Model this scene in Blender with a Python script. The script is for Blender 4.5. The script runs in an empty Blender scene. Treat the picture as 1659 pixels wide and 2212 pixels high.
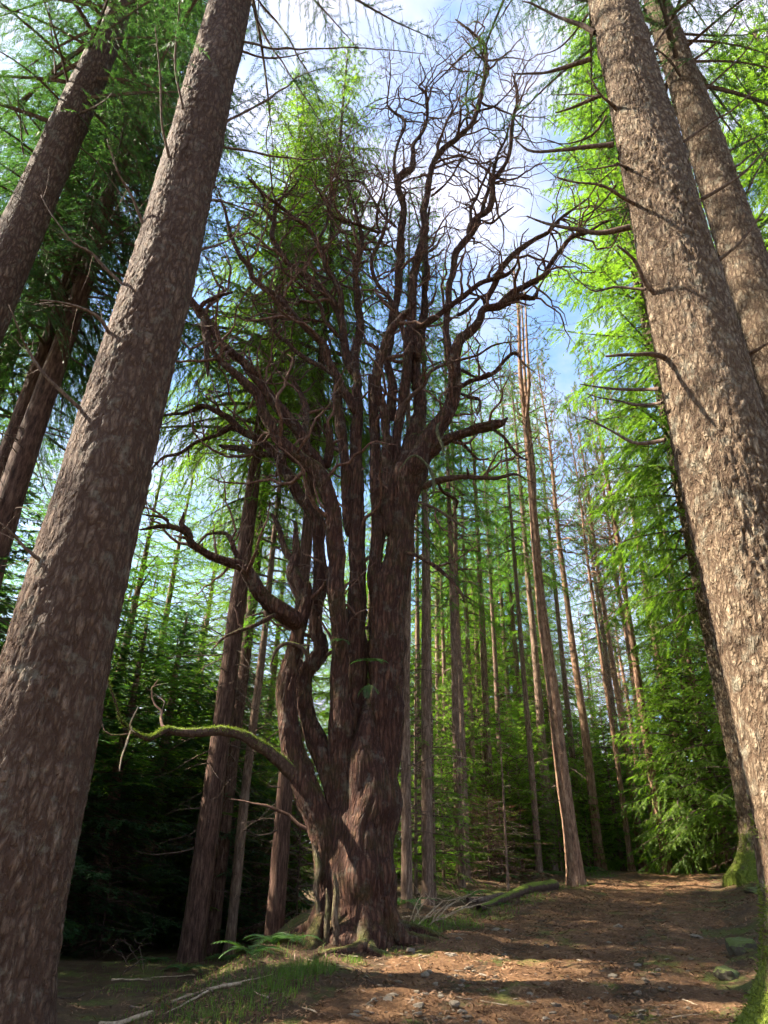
import bpy, math, random
import numpy as np
from mathutils import Matrix, Vector

# ------------------------------------------------------------------ camera, sky, sun, exposure
scene = bpy.context.scene
COL = scene.collection
FPX, CX, CY = 1534.0, 829.5, 1106.0          # focal length and centre on a 1659 x 2212 reading of the photo
PITCH, ROLL = math.radians(29.72), math.radians(1.39)
CAM = np.array([0.0, 0.0, 1.6])
cam_d = bpy.data.cameras.new('camera')
cam = bpy.data.objects.new('camera', cam_d); COL.objects.link(cam)
cam_d.sensor_fit = 'HORIZONTAL'; cam_d.sensor_width = 36.0; cam_d.lens = 36.0 * FPX / 1659.0
cam_d.clip_start = 0.05; cam_d.clip_end = 3000
M3 = Matrix.Rotation(math.radians(90) + PITCH, 3, 'X') @ Matrix.Rotation(ROLL, 3, 'Z')
cam.matrix_world = Matrix.Translation(Vector(CAM)) @ M3.to_4x4()
scene.camera = cam
RM = np.array(M3)
FWD = -RM[:, 2]

SUN_AZ, SUN_EL = -88.0, 44.0                  # degrees from +Y (negative = to the left), above the horizon
world = bpy.data.worlds.new('World'); scene.world = world; world.use_nodes = True
wn, wl = world.node_tree.nodes, world.node_tree.links
wn.clear()
w_out = wn.new('ShaderNodeOutputWorld'); w_bg = wn.new('ShaderNodeBackground')
sky = wn.new('ShaderNodeTexSky'); sky.sky_type = 'NISHITA'; sky.sun_disc = False
sky.sun_elevation = math.radians(SUN_EL); sky.sun_rotation = math.radians(SUN_AZ)
sky.air_density = 1.3; sky.dust_density = 0.6; sky.ozone_density = 3.0
w_tc = wn.new('ShaderNodeTexCoord'); w_map = wn.new('ShaderNodeMapping')
w_map.inputs['Scale'].default_value = (1.0, 1.0, 1.5); w_map.inputs['Location'].default_value = (1.75, 0.6, 0.3)
w_no = wn.new('ShaderNodeTexNoise'); w_no.inputs['Scale'].default_value = 2.6; w_no.inputs['Detail'].default_value = 9; w_no.inputs['Roughness'].default_value = 0.56
w_cr = wn.new('ShaderNodeValToRGB')
w_cr.color_ramp.elements[0].position = 0.42; w_cr.color_ramp.elements[0].color = (0, 0, 0, 1)
w_cr.color_ramp.elements[1].position = 0.60; w_cr.color_ramp.elements[1].color = (1, 1, 1, 1)
w_mix = wn.new('ShaderNodeMix'); w_mix.data_type = 'RGBA'
w_mix.inputs[7].default_value = (2.9, 2.9, 3.5, 1)
wl.new(w_tc.outputs['Generated'], w_map.inputs['Vector']); wl.new(w_map.outputs[0], w_no.inputs['Vector'])
wl.new(w_no.outputs['Fac'], w_cr.inputs[0]); wl.new(w_cr.outputs[0], w_mix.inputs[0])
wl.new(sky.outputs[0], w_mix.inputs[6]); wl.new(w_mix.outputs[2], w_bg.inputs[0])
w_bg.inputs[1].default_value = 0.075
wl.new(w_bg.outputs[0], w_out.inputs[0])

sun_d = bpy.data.lights.new('sun', 'SUN'); sun_d.energy = 5.0; sun_d.angle = math.radians(0.53); sun_d.color = (1.0, 0.90, 0.73)
sun = bpy.data.objects.new('sun', sun_d); COL.objects.link(sun)
a_, e_ = math.radians(SUN_AZ), math.radians(SUN_EL)
SUNV = Vector((math.sin(a_) * math.cos(e_), math.cos(a_) * math.cos(e_), math.sin(e_)))
sun.rotation_euler = SUNV.to_track_quat('Z', 'Y').to_euler(); sun.location = (-20, 10, 30)

scene.view_settings.view_transform = 'Standard'; scene.view_settings.look = 'None'
scene.view_settings.exposure = 2.5; scene.view_settings.gamma = 1.0
scene.view_settings.use_curve_mapping = False
scene.render.engine = 'CYCLES'
cy = scene.cycles
cy.use_denoising = True
cy.max_bounces = 5; cy.diffuse_bounces = 4; cy.glossy_bounces = 2; cy.transmission_bounces = 4; cy.transparent_max_bounces = 8
cy.sample_clamp_indirect = 4.0; cy.use_adaptive_sampling = True; cy.adaptive_threshold = 0.05; cy.adaptive_min_samples = 12

# ------------------------------------------------------------------ pixel reading -> place
def ray(px, py):
    v = RM @ np.array([(px - CX) / FPX, -(py - CY) / FPX, -1.0])
    return v / np.linalg.norm(v)
def at(px, py, Y):
    """the point on the photo ray of (px, py) that stands Y metres in front of the camera"""
    r = ray(px, py)
    return CAM + r * ((Y - CAM[1]) / r[1])
def depth(p): return float(np.dot(np.asarray(p) - CAM, FWD))
def px2m(w, p): return w * depth(p) / FPX

# ------------------------------------------------------------------ noise in numpy
def _h(ix, iy, iz, s=0):
    n = (ix.astype(np.int64) * 374761393 + iy.astype(np.int64) * 668265263 + iz.astype(np.int64) * 2147483647 + s * 974634777) & 0xffffffff
    n = ((n ^ (n >> 13)) * 1274126177) & 0xffffffff
    n = ((n ^ (n >> 15)) * 2246822519) & 0xffffffff
    return ((n ^ (n >> 16)) & 0xffffff) / float(0xffffff)
def vnoise(x, y, z, s=0):
    x, y, z = np.broadcast_arrays(np.asarray(x, float), np.asarray(y, float), np.asarray(z, float))
    ix, iy, iz = np.floor(x), np.floor(y), np.floor(z)
    fx, fy, fz = x - ix, y - iy, z - iz
    fx, fy, fz = [f * f * (3 - 2 * f) for f in (fx, fy, fz)]
    r = 0
    for a in (0, 1):
        for b in (0, 1):
            for c in (0, 1):
                r = r + (fx if a else 1 - fx) * (fy if b else 1 - fy) * (fz if c else 1 - fz) * _h(ix + a, iy + b, iz + c, s)
    return r * 2 - 1
def fbm(x, y, z, o=4, s=0):
    r, a = 0, 1.0
    for i in range(o):
        r = r + a * vnoise(x, y, z, s + i); x, y, z, a = x * 2.03, y * 2.03, z * 2.03, a * 0.5
    return r
def worley2(u, v, s=0, wrap=None):
    """distance to the border between cells, and a random number for each cell; wraps in u after 'wrap' cells"""
    iu, iv = np.floor(u), np.floor(v)
    f1 = np.full(u.shape, 9.0); f2 = np.full(u.shape, 9.0); cid = np.zeros(u.shape)
    for a in (-1, 0, 1):
        for b in (-1, 0, 1):
            cu, cv = iu + a, iv + b
            hu = np.mod(cu, wrap) if wrap else cu
            d = np.hypot(cu + 0.1 + 0.8 * _h(hu, cv, hu * 0, s) - u, cv + 0.1 + 0.8 * _h(hu, cv, hu * 0 + 7, s) - v)
            k = _h(hu, cv, hu * 0 + 13, s)
            n = d < f1
            f2 = np.where(n, f1, np.minimum(f2, d)); cid = np.where(n, k, cid); f1 = np.where(n, d, f1)
    return f2 - f1, cid
def sstep(a, b, x):
    t = np.clip((np.asarray(x, float) - a) / (b - a), 0, 1)
    return t * t * (3 - 2 * t)

# ------------------------------------------------------------------ mesh building
class Geo:
    def __init__(self): self.v, self.q, self.t, self.mq, self.mt, self.n, self.at = [], [], [], [], [], 0, []
    def add(self, v, q=None, t=None, m=0, attr=None):
        v = np.asarray(v, float).reshape(-1, 3)
        if q is not None and len(q): q = np.asarray(q, int); self.q.append(q + self.n); self.mq.append(np.full(len(q), m))
        if t is not None and len(t): t = np.asarray(t, int); self.t.append(t + self.n); self.mt.append(np.full(len(t), m))
        self.v.append(v); self.n += len(v)
        self.at.append(np.zeros(len(v)) if attr is None else attr)
    def mesh(self, name, mats, smooth=True, origin=(0, 0, 0)):
        me = bpy.data.meshes.new(name)
        v = np.concatenate(self.v) - np.asarray(origin, float)
        q = np.concatenate(self.q) if self.q else np.zeros((0, 4), int)
        t = np.concatenate(self.t) if self.t else np.zeros((0, 3), int)
        me.vertices.add(len(v)); me.vertices.foreach_set('co', v.astype(np.float32).ravel())
        nl = len(q) * 4 + len(t) * 3
        me.loops.add(nl); me.loops.foreach_set('vertex_index', np.concatenate([q.ravel(), t.ravel()]).astype(np.int32))
        me.polygons.add(len(q) + len(t))
        tot = np.concatenate([np.full(len(q), 4), np.full(len(t), 3)]).astype(np.int32)
        me.polygons.foreach_set('loop_start', np.concatenate([[0], np.cumsum(tot)[:-1]]).astype(np.int32))
        me.polygons.foreach_set('loop_total', tot)
        mi = np.concatenate([np.concatenate(self.mq) if self.mq else np.zeros(0), np.concatenate(self.mt) if self.mt else np.zeros(0)])
        me.polygons.foreach_set('material_index', mi.astype(np.int32))
        me.polygons.foreach_set('use_smooth', np.full(len(tot), smooth))
        at_ = np.concatenate(self.at)
        if np.any(at_): me.attributes.new('plate', 'FLOAT', 'POINT').data.foreach_set('value', at_.astype(np.float32))
        for m in (mats if isinstance(mats, (list, tuple)) else [mats]): me.materials.append(m)
        me.update(calc_edges=True)
        return me

def frames(P):
    P = np.asarray(P, float); T = np.gradient(P, axis=0)
    T /= np.linalg.norm(T, axis=1)[:, None] + 1e-9
    ref = np.array([0, 1.0, 0]) if abs(T[0][1]) < 0.9 else np.array([1.0, 0, 0])
    N = np.zeros_like(P); n = ref - T[0] * ref.dot(T[0])
    for i in range(len(P)):
        n = n - T[i] * n.dot(T[i]); n /= np.linalg.norm(n) + 1e-9; N[i] = n
    return T, N, np.cross(T, N)
def resample(P, R, step):
    """Catmull-Rom through the points, evenly stepped"""
    P = np.asarray(P, float); R = np.asarray(R, float)
    seg = np.linalg.norm(np.diff(P, axis=0), axis=1); s = np.concatenate([[0], np.cumsum(seg)])
    n = max(3, int(s[-1] / step) + 1); u = np.linspace(0, s[-1], n)
    if len(P) < 3: return np.stack([np.interp(u, s, P[:, k]) for k in range(3)], 1), np.interp(u, s, R)
    i = np.clip(np.searchsorted(s, u, 'right') - 1, 0, len(P) - 2)
    t = ((u - s[i]) / (seg[i] + 1e-9))[:, None]
    p0, p1, p2, p3 = P[np.maximum(i - 1, 0)], P[i], P[i + 1], P[np.minimum(i + 2, len(P) - 1)]
    Q = 0.5 * ((2 * p1) + (p2 - p0) * t + (2 * p0 - 5 * p1 + 4 * p2 - p3) * t ** 2 + (3 * p1 - p0 - 3 * p2 + p3) * t ** 3)
    return Q, np.interp(u, s, R)
def tube(g, P, R, ns=8, m=0, cap=True, disp=None):
    P = np.asarray(P, float); R = np.asarray(R, float); n = len(P)
    T, N, B = frames(P)
    th = np.linspace(0, 2 * np.pi, ns, endpoint=False)
    rad = R[:, None] * np.ones(ns)[None]
    attr = None
    if disp is not None: rad, attr = disp(P, th, rad)
    V = P[:, None, :] + rad[:, :, None] * (np.cos(th)[None, :, None] * N[:, None, :] + np.sin(th)[None, :, None] * B[:, None, :])
    i, j = np.meshgrid(np.arange(n - 1), np.arange(ns), indexing='ij'); j2 = (j + 1) % ns
    q = np.stack([i * ns + j, i * ns + j2, (i + 1) * ns + j2, (i + 1) * ns + j], -1).reshape(-1, 4)
    V = V.reshape(-1, 3); t = None
    a = None if attr is None else attr.ravel()
    if cap:
        V = np.vstack([V, P[-1] + T[-1] * R[-1] * 0.5]); k = np.arange(ns)
        t = np.stack([(n - 1) * ns + k, (n - 1) * ns + (k + 1) % ns, np.full(ns, n * ns)], -1)
        if a is not None: a = np.append(a, a[-1])
    g.add(V, q, t, m, a)

def new_obj(name, me, parent=None, loc=None):
    o = bpy.data.objects.new(name, me); COL.objects.link(o)
    if parent is not None: o.parent = parent
    if loc is not None: o.location = loc
    return o
def tag(o, label=None, cat=None, group=None, kind=None):
    if label: o['label'] = label
    if cat: o['category'] = cat
    if group: o['group'] = group
    if kind: o['kind'] = kind
    return o
def thing(name, label, cat, loc, rz=0.0, group=None):
    o = bpy.data.objects.new(name, None); COL.objects.link(o); o.empty_display_size = 0.3
    o.location = loc; o.rotation_euler = (0, 0, rz)
    return tag(o, label, cat, group)
def copy_tree(src, loc, rz, scale, label, group=None):
    r = src.copy(); COL.objects.link(r); r.location = loc; r.rotation_euler = (0, 0, rz); r.scale = scale
    r['label'] = label
    if group: r['group'] = group
    elif 'group' in r: del r['group']
    for ch in src.children:
        c = ch.copy(); COL.objects.link(c); c.parent = r
    return r

# ------------------------------------------------------------------ materials
def nt(name):
    m = bpy.data.materials.new(name); m.use_nodes = True
    n, l = m.node_tree.nodes, m.node_tree.links
    return m, n, l, n['Principled BSDF']
def ramp(n, l, src, stops):
    r = n.new('ShaderNodeValToRGB')
    e = r.color_ramp.elements
    while len(e) < len(stops): e.new(0.5)
    for k, (p, c) in enumerate(stops): e[k].position = p; e[k].color = (*c, 1) if len(c) == 3 else c
    l.new(src, r.inputs[0]); return r.outputs[0]
def mixc(n, l, fac, a, b, blend='MIX'):
    m = n.new('ShaderNodeMix'); m.data_type = 'RGBA'; m.blend_type = blend
    for k, s in ((0, fac), (6, a), (7, b)):
        if isinstance(s, (int, float)): m.inputs[k].default_value = s
        elif isinstance(s, tuple): m.inputs[k].default_value = (*s, 1)
        else: l.new(s, m.inputs[k])
    return m.outputs[2]
def math_(n, l, op, a, b=None, clamp=False):
    m = n.new('ShaderNodeMath'); m.operation = op; m.use_clamp = clamp
    for k, s in ((0, a), (1, b)):
        if s is None: continue
        if isinstance(s, (int, float)): m.inputs[k].default_value = s
        else: l.new(s, m.inputs[k])
    return m.outputs[0]
def tex(n, l, kind, vec, scale, detail=5, rough=0.6):
    t = n.new(kind); t.inputs['Scale'].default_value = scale
    if 'Detail' in t.inputs: t.inputs['Detail'].default_value = detail
    if 'Roughness' in t.inputs: t.inputs['Roughness'].default_value = rough
    if vec is not None: l.new(vec, t.inputs['Vector'])
    return t
def coords(n, l, out='Object', sc=(1, 1, 1)):
    c = n.new('ShaderNodeTexCoord'); m = n.new('ShaderNodeMapping'); m.inputs['Scale'].default_value = sc
    l.new(c.outputs[out], m.inputs[0]); return m.outputs[0]
def bump(n, l, b, h, strength, dist):
    p = n.new('ShaderNodeBump'); p.inputs['Strength'].default_value = strength; p.inputs['Distance'].default_value = dist
    l.new(h, p.inputs['Height']); l.new(p.outputs[0], b.inputs['Normal'])

def bark(name, c_deep, c_mid, c_top, scale=9, stretch=0.3, moss=0.0, moss_h=0.0, plate=False, rand=0.0, upmoss=0.0, bumpd=0.02, lichen=0.0, simple=False):
    m, n, l, b = nt(name)
    if simple:
        v = coords(n, l, 'Object', (1, 1, stretch))
        n1 = tex(n, l, 'ShaderNodeTexNoise', v, scale * 1.3, 4, 0.7)
        col = ramp(n, l, n1.outputs['Fac'], [(0.34, c_deep), (0.5, c_mid), (0.68, c_top)])
        if rand:
            oi = n.new('ShaderNodeObjectInfo')
            col = mixc(n, l, math_(n, l, 'MULTIPLY', oi.outputs['Random'], rand), col, tuple(min(1, 1.5 * x) for x in c_top))
        l.new(col, b.inputs['Base Color']); b.inputs['Roughness'].default_value = 0.9; b.inputs['Specular IOR Level'].default_value = 0.2
        if bumpd: bump(n, l, b, n1.outputs['Fac'], 0.9, bumpd)
        return m
    v0 = coords(n, l, 'Object', (1, 1, stretch))
    wn_ = tex(n, l, 'ShaderNodeTexNoise', v0, scale * 0.8, 2, 0.6)
    vm = n.new('ShaderNodeVectorMath'); vm.operation = 'MULTIPLY_ADD'; vm.inputs[1].default_value = (0.9 / scale,) * 3
    l.new(wn_.outputs['Color'], vm.inputs[0]); l.new(v0, vm.inputs[2]); v = vm.outputs[0]
    n1 = tex(n, l, 'ShaderNodeTexNoise', v, scale, 5, 0.68)
    vo = tex(n, l, 'ShaderNodeTexVoronoi', v, scale * 1.5); vo.feature = 'DISTANCE_TO_EDGE'
    vo2 = tex(n, l, 'ShaderNodeTexVoronoi', v, scale * 3.4); vo2.feature = 'DISTANCE_TO_EDGE'
    big = tex(n, l, 'ShaderNodeTexNoise', coords(n, l, 'Object', (1, 1, 0.6)), 1.6, 4)
    crack = ramp(n, l, vo.outputs['Distance'], [(0.025, (0, 0, 0)), (0.13, (1, 1, 1))])
    crack2 = ramp(n, l, vo2.outputs['Distance'], [(0.0, (0, 0, 0)), (0.14, (1, 1, 1))])
    cr = math_(n, l, 'MULTIPLY', crack, math_(n, l, 'ADD', 0.62, math_(n, l, 'MULTIPLY', crack2, 0.38)))
    f = n1.outputs['Fac']
    if plate:
        a = n.new('ShaderNodeAttribute'); a.attribute_name = 'plate'
        f = math_(n, l, 'ADD', math_(n, l, 'MULTIPLY', f, 0.80), math_(n, l, 'MULTIPLY', a.outputs['Fac'], 0.16))
        cr = math_(n, l, 'MULTIPLY', cr, ramp(n, l, a.outputs['Fac'], [(0.05, (0.12, 0.12, 0.12)), (0.34, (1, 1, 1))]))
    col = mixc(n, l, cr, c_deep, ramp(n, l, f, [(0.36, c_mid), (0.66, c_top)]))
    col = mixc(n, l, math_(n, l, 'MULTIPLY', big.outputs['Fac'], 0.4), col, tuple(0.6 * x for x in c_mid))
    if lichen:
        ln = tex(n, l, 'ShaderNodeTexNoise', coords(n, l), 5.5, 7, 0.7)
        lf = math_(n, l, 'MULTIPLY', ramp(n, l, ln.outputs['Fac'], [(0.54, (0, 0, 0)), (0.66, (1, 1, 1))]), lichen)
        col = mixc(n, l, lf, col, (0.27, 0.27, 0.21))
    if rand:
        oi = n.new('ShaderNodeObjectInfo')
        col = mixc(n, l, math_(n, l, 'MULTIPLY', oi.outputs['Random'], rand), col, tuple(min(1, 1.5 * x) for x in c_top))
    if moss or moss_h or upmoss:
        mn = tex(n, l, 'ShaderNodeTexNoise', coords(n, l), 3.2, 7, 0.65)
        sep = n.new('ShaderNodeSeparateXYZ')
        parts = []
        if moss_h:
            tc = n.new('ShaderNodeTexCoord'); l.new(tc.outputs['Object'], sep.inputs[0])
            h = math_(n, l, 'SUBTRACT', 1.0, math_(n, l, 'DIVIDE', sep.outputs[2], moss_h))
            parts.append(math_(n, l, 'MULTIPLY', math_(n, l, 'ADD', h, math_(n, l, 'MULTIPLY', math_(n, l, 'SUBTRACT', mn.outputs['Fac'], 0.5), 4.5)), 2.0, True))
        if upmoss:
            ge = n.new('ShaderNodeNewGeometry'); s2 = n.new('ShaderNodeSeparateXYZ'); l.new(ge.outputs['Normal'], s2.inputs[0])
            u = math_(n, l, 'ADD', math_(n, l, 'MULTIPLY', s2.outputs[2], 1.4), math_(n, l, 'MULTIPLY', math_(n, l, 'SUBTRACT', mn.outputs['Fac'], 0.5), 2.4))
            parts.append(math_(n, l, 'MULTIPLY', math_(n, l, 'SUBTRACT', u, 0.55), upmoss * 2.5, True))
        if moss:
            parts.append(math_(n, l, 'MULTIPLY', ramp(n, l, mn.outputs['Fac'], [(0.5, (0, 0, 0)), (0.62, (1, 1, 1))]), moss))
        fac = parts[0]
        for p in parts[1:]: fac = math_(n, l, 'MAXIMUM', fac, p)
        fine = tex(n, l, 'ShaderNodeTexNoise', coords(n, l), 55, 4)
        mc = ramp(n, l, fine.outputs['Fac'], [(0.3, (0.030, 0.048, 0.007)), (0.7, (0.175, 0.215, 0.022))])
        col = mixc(n, l, fac, col, mc)
    l.new(col, b.inputs['Base Color'])
    b.inputs['Roughness'].default_value = 0.88; b.inputs['Specular IOR Level'].default_value = 0.25
    fine2 = tex(n, l, 'ShaderNodeTexNoise', coords(n, l, 'Object', (1, 1, 0.5)), scale * 6, 2, 0.7)
    h = math_(n, l, 'ADD', math_(n, l, 'ADD', math_(n, l, 'MULTIPLY', n1.outputs['Fac'], 0.8), math_(n, l, 'MULTIPLY', cr, 0.9)), math_(n, l, 'MULTIPLY', fine2.outputs['Fac'], 0.4))
    bump(n, l, b, h, 1.0, bumpd)
    return m

def leafmat(name, c0, c1, trans=0.5, tcol=None, rand=0.5):
    m, n, l, b = nt(name)
    ge = n.new('ShaderNodeNewGeometry'); oi = n.new('ShaderNodeObjectInfo')
    cl = tex(n, l, 'ShaderNodeTexNoise', coords(n, l), 0.9, 1)
    f = math_(n, l, 'ADD', math_(n, l, 'MULTIPLY', ge.outputs['Random Per Island'], 0.45), math_(n, l, 'MULTIPLY', cl.outputs['Fac'], 0.55))
    col = ramp(n, l, f, [(0.22, c0), (0.78, c1)])
    col = mixc(n, l, math_(n, l, 'MULTIPLY', oi.outputs['Random'], rand), col, tuple(x * k for x, k in zip(c0, (0.8, 0.95, 1.5))))
    l.new(col, b.inputs['Base Color']); b.inputs['Roughness'].default_value = 0.55; b.inputs['Specular IOR Level'].default_value = 0.3
    t = n.new('ShaderNodeBsdfTranslucent'); l.new(mixc(n, l, 1.0, col, tcol or (1.6, 1.9, 0.8), 'MULTIPLY'), t.inputs[0])
    ms = n.new('ShaderNodeMixShader'); ms.inputs[0].default_value = trans
    l.new(b.outputs[0], ms.inputs[1]); l.new(t.outputs[0], ms.inputs[2]); l.new(ms.outputs[0], n['Material Output'].inputs[0])
    return m

M_FIR = bark('fir_bark', (0.036, 0.018, 0.009), (0.29, 0.195, 0.118), (0.60, 0.485, 0.34), 9.5, 0.42, plate=True, moss_h=0.7, bumpd=0.05, lichen=0.35)
M_FIR_B = bark('fir_bark_brown', (0.034, 0.016, 0.009), (0.175, 0.102, 0.068), (0.38, 0.275, 0.20), 9.5, 0.30, plate=True, bumpd=0.05, lichen=0.25)
M_OLD = bark('old_tree_bark', (0.022, 0.008, 0.005), (0.160, 0.062, 0.037), (0.38, 0.205, 0.125), 10, 0.16, plate=True, moss=0.10, upmoss=0.25, bumpd=0.07, lichen=0.22)
M_PALEWOOD = bark('pale_wood', (0.04, 0.022, 0.014), (0.26, 0.185, 0.12), (0.55, 0.45, 0.33), 13, 0.25, moss=0.3, bumpd=0.05)
M_OLDTWIG = bark('old_tree_twig', (0.040, 0.020, 0.014), (0.105, 0.056, 0.040), (0.20, 0.125, 0.09), 16, 0.4, upmoss=0.35, bumpd=0, simple=True)
M_OLDMOSS = bark('mossy_limb_bark', (0.04, 0.022, 0.014), (0.115, 0.065, 0.045), (0.23, 0.16, 0.11), 9, 0.4, upmoss=1.0, bumpd=0.015)
M_LICHEN = bark('lichen_limb', (0.05, 0.045, 0.02), (0.13, 0.14, 0.06), (0.26, 0.30, 0.15), 14, 0.6, bumpd=0.015)
M_SPRUCE = bark('spruce_bark', (0.035, 0.019, 0.013), (0.120, 0.072, 0.050), (0.25, 0.180, 0.130), 11, 0.3, rand=0.18, bumpd=0.02, lichen=0.25, simple=True)
M_PINE = bark('pine_bark', (0.055, 0.028, 0.018), (0.165, 0.092, 0.058), (0.30, 0.195, 0.130), 11, 0.3, rand=0.2, bumpd=0.02, simple=True)
M_DARKBARK = bark('dark_cedar_bark', (0.022, 0.011, 0.008), (0.070, 0.036, 0.025), (0.14, 0.085, 0.06), 11, 0.25, bumpd=0.02, simple=True)
M_TWIG = bark('dead_twig', (0.035, 0.020, 0.014), (0.085, 0.055, 0.04), (0.16, 0.12, 0.09), 20, 0.5, bumpd=0, simple=True)
M_PALETWIG = bark('bleached_twig', (0.16, 0.11, 0.07), (0.32, 0.24, 0.16), (0.46, 0.37, 0.27), 24, 0.5, bumpd=0, simple=True)
M_LEAF = leafmat('conifer_needles', (0.040, 0.092, 0.012), (0.105, 0.190, 0.020), 0.58)
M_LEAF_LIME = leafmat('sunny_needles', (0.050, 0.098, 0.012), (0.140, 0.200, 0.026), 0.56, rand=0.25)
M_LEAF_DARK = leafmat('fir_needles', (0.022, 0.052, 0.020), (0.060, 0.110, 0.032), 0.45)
M_LEAF_PINE = leafmat('pine_needles', (0.050, 0.080, 0.024), (0.125, 0.165, 0.050), 0.42)
M_FERN = leafmat('fern_leaf', (0.035, 0.075, 0.018), (0.075, 0.14, 0.035), 0.4)
M_GRASS = leafmat('grass_blade', (0.060, 0.105, 0.016), (0.16, 0.22, 0.035), 0.45)
M_LITTER = leafmat('needle_litter', (0.075, 0.035, 0.018), (0.26, 0.145, 0.075), 0.15, (1, 1, 1))
M_BROWNNEEDLE = leafmat('dead_needles', (0.06, 0.03, 0.016), (0.15, 0.085, 0.045), 0.25, (1.2, 1, 0.8))

def soil(name, c0, c1, c2, moss_amt, thresh=0.56):
    m, n, l, b = nt(name)
    v = coords(n, l)
    a = tex(n, l, 'ShaderNodeTexNoise', v, 3.0, 9, 0.7); f = tex(n, l, 'ShaderNodeTexNoise', v, 38, 6, 0.75)
    k = math_(n, l, 'ADD', math_(n, l, 'MULTIPLY', a.outputs['Fac'], 0.5), math_(n, l, 'MULTIPLY', f.outputs['Fac'], 0.5))
    col = ramp(n, l, k, [(0.32, c0), (0.5, c1), (0.68, c2)])
    g = tex(n, l, 'ShaderNodeTexNoise', v, 1.3, 8, 0.7)
    gf = math_(n, l, 'MULTIPLY', ramp(n, l, g.outputs['Fac'], [(thresh, (0, 0, 0)), (thresh + 0.09, (1, 1, 1))]), moss_amt)
    gc = ramp(n, l, f.outputs['Fac'], [(0.3, (0.04, 0.06, 0.012)), (0.7, (0.13, 0.17, 0.03))])
    l.new(mixc(n, l, gf, col, gc), b.inputs['Base Color'])
    b.inputs['Roughness'].default_value = 0.95; b.inputs['Specular IOR Level'].default_value = 0.15
    bump(n, l, b, k, 0.8, 0.06)
    return m
M_SOIL = soil('forest_floor', (0.030, 0.018, 0.010), (0.075, 0.046, 0.026), (0.14, 0.09, 0.05), 0.6, 0.50)
M_PATH = soil('path_needle_soil', (0.042, 0.020, 0.010), (0.120, 0.063, 0.031), (0.30, 0.180, 0.095), 0.6, 0.56)
def rockmat(name, c0, c1, moss=0.0):
    m, n, l, b = nt(name)
    v = coords(n, l); a = tex(n, l, 'ShaderNodeTexNoise', v, 9, 8, 0.7)
    oi = n.new('ShaderNodeObjectInfo')
    col = ramp(n, l, a.outputs['Fac'], [(0.3, c0), (0.7, c1)])
    col = mixc(n, l, math_(n, l, 'MULTIPLY', oi.outputs['Random'], 0.5), col, tuple(0.6 * x for x in c0))
    if moss:
        ge = n.new('ShaderNodeNewGeometry'); s2 = n.new('ShaderNodeSeparateXYZ'); l.new(ge.outputs['Normal'], s2.inputs[0])
        u = math_(n, l, 'ADD', s2.outputs[2], math_(n, l, 'MULTIPLY', math_(n, l, 'SUBTRACT', a.outputs['Fac'], 0.5), 2.5))
        col = mixc(n, l, math_(n, l, 'MULTIPLY', math_(n, l, 'SUBTRACT', u, 0.0), moss * 2, True), col, (0.085, 0.105, 0.02))
    l.new(col, b.inputs['Base Color']); b.inputs['Roughness'].default_value = 0.85
    bump(n, l, b, a.outputs['Fac'], 0.7, 0.02); return m
M_STONE = rockmat('grey_stone', (0.12, 0.092, 0.064), (0.29, 0.235, 0.17))
M_MOSSROCK = rockmat('mossy_rock', (0.045, 0.034, 0.022), (0.12, 0.095, 0.062), 1.0)
M_PALEROCK = rockmat('pale_rock', (0.22, 0.19, 0.15), (0.42, 0.38, 0.31), 0.4)

# ------------------------------------------------------------------ terrain
PATH_C = [(-6, -2.0), (0, -0.7), (5, 0.75), (7, 1.3), (10, 2.35), (15, 4.55), (20, 6.9), (24, 8.8), (30, 12.0), (40, 17.0)]
def path_x(y): return np.interp(y, [p[0] for p in PATH_C], [p[1] for p in PATH_C])
def path_w(y): return np.interp(y, [0, 7, 10, 15, 22, 40], [2.0, 2.05, 1.95, 1.75, 1.45, 1.3])
def ground(x, y):
    x = np.asarray(x, float); y = np.asarray(y, float)
    yy = np.clip(y, -10, None)
    crest = np.where(yy < 21.5, 0.127 * yy, 0.127 * 21.5 + 0.127 * 4 * (1 - np.exp(-(yy - 21.5) / 4.0)) - 0.012 * np.maximum(yy - 25, 0))
    left = np.where(yy < 8, 0.085 * yy, 0.68 + 0.02 * (yy - 8))
    d = x - path_x(yy)
    d0 = np.interp(yy, [6, 8, 9.5, 11, 13, 16], [-2.5, -2.8, -3.1, -3.6, -4.6, -5.5])
    w = sstep(0, -1.5, d - d0 + 0.25 * vnoise(y * 0.7, 0, 0, 3))
    z = crest * (1 - w) + left * w
    z = z + 0.42 * sstep(1.5, 3.4, d) * sstep(30, 20, yy) - 0.05 * sstep(1.7, 0.0, np.abs(d))
    z = z + 0.10 * fbm(x * 0.45, y * 0.45, 0, 3, 11) * sstep(0.5, 2.5, np.abs(d)) + 0.028 * fbm(x * 1.7, y * 1.7, 0.5, 4, 5)
    far = sstep(45, 160, np.hypot(x, y))
    return z * (1 - far) + far * 1.0 + 9.0 * sstep(38, 120, np.hypot(x, y)) * sstep(-10, 30, y)
def gz(x, y): return float(ground(x, y))
def ground_hit(px, py, far=30):
    r = ray(px, py); t = np.geomspace(3.0, far, 700)
    p = CAM[None] + r[None] * t[:, None]
    c = p[:, 2] - ground(p[:, 0], p[:, 1]); i = np.nonzero(c < 0)[0]
    return p[i[0]].copy() if len(i) else p[int(np.argmin(c))].copy()      # just over the crest: where the ray passes closest to the ground
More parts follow.
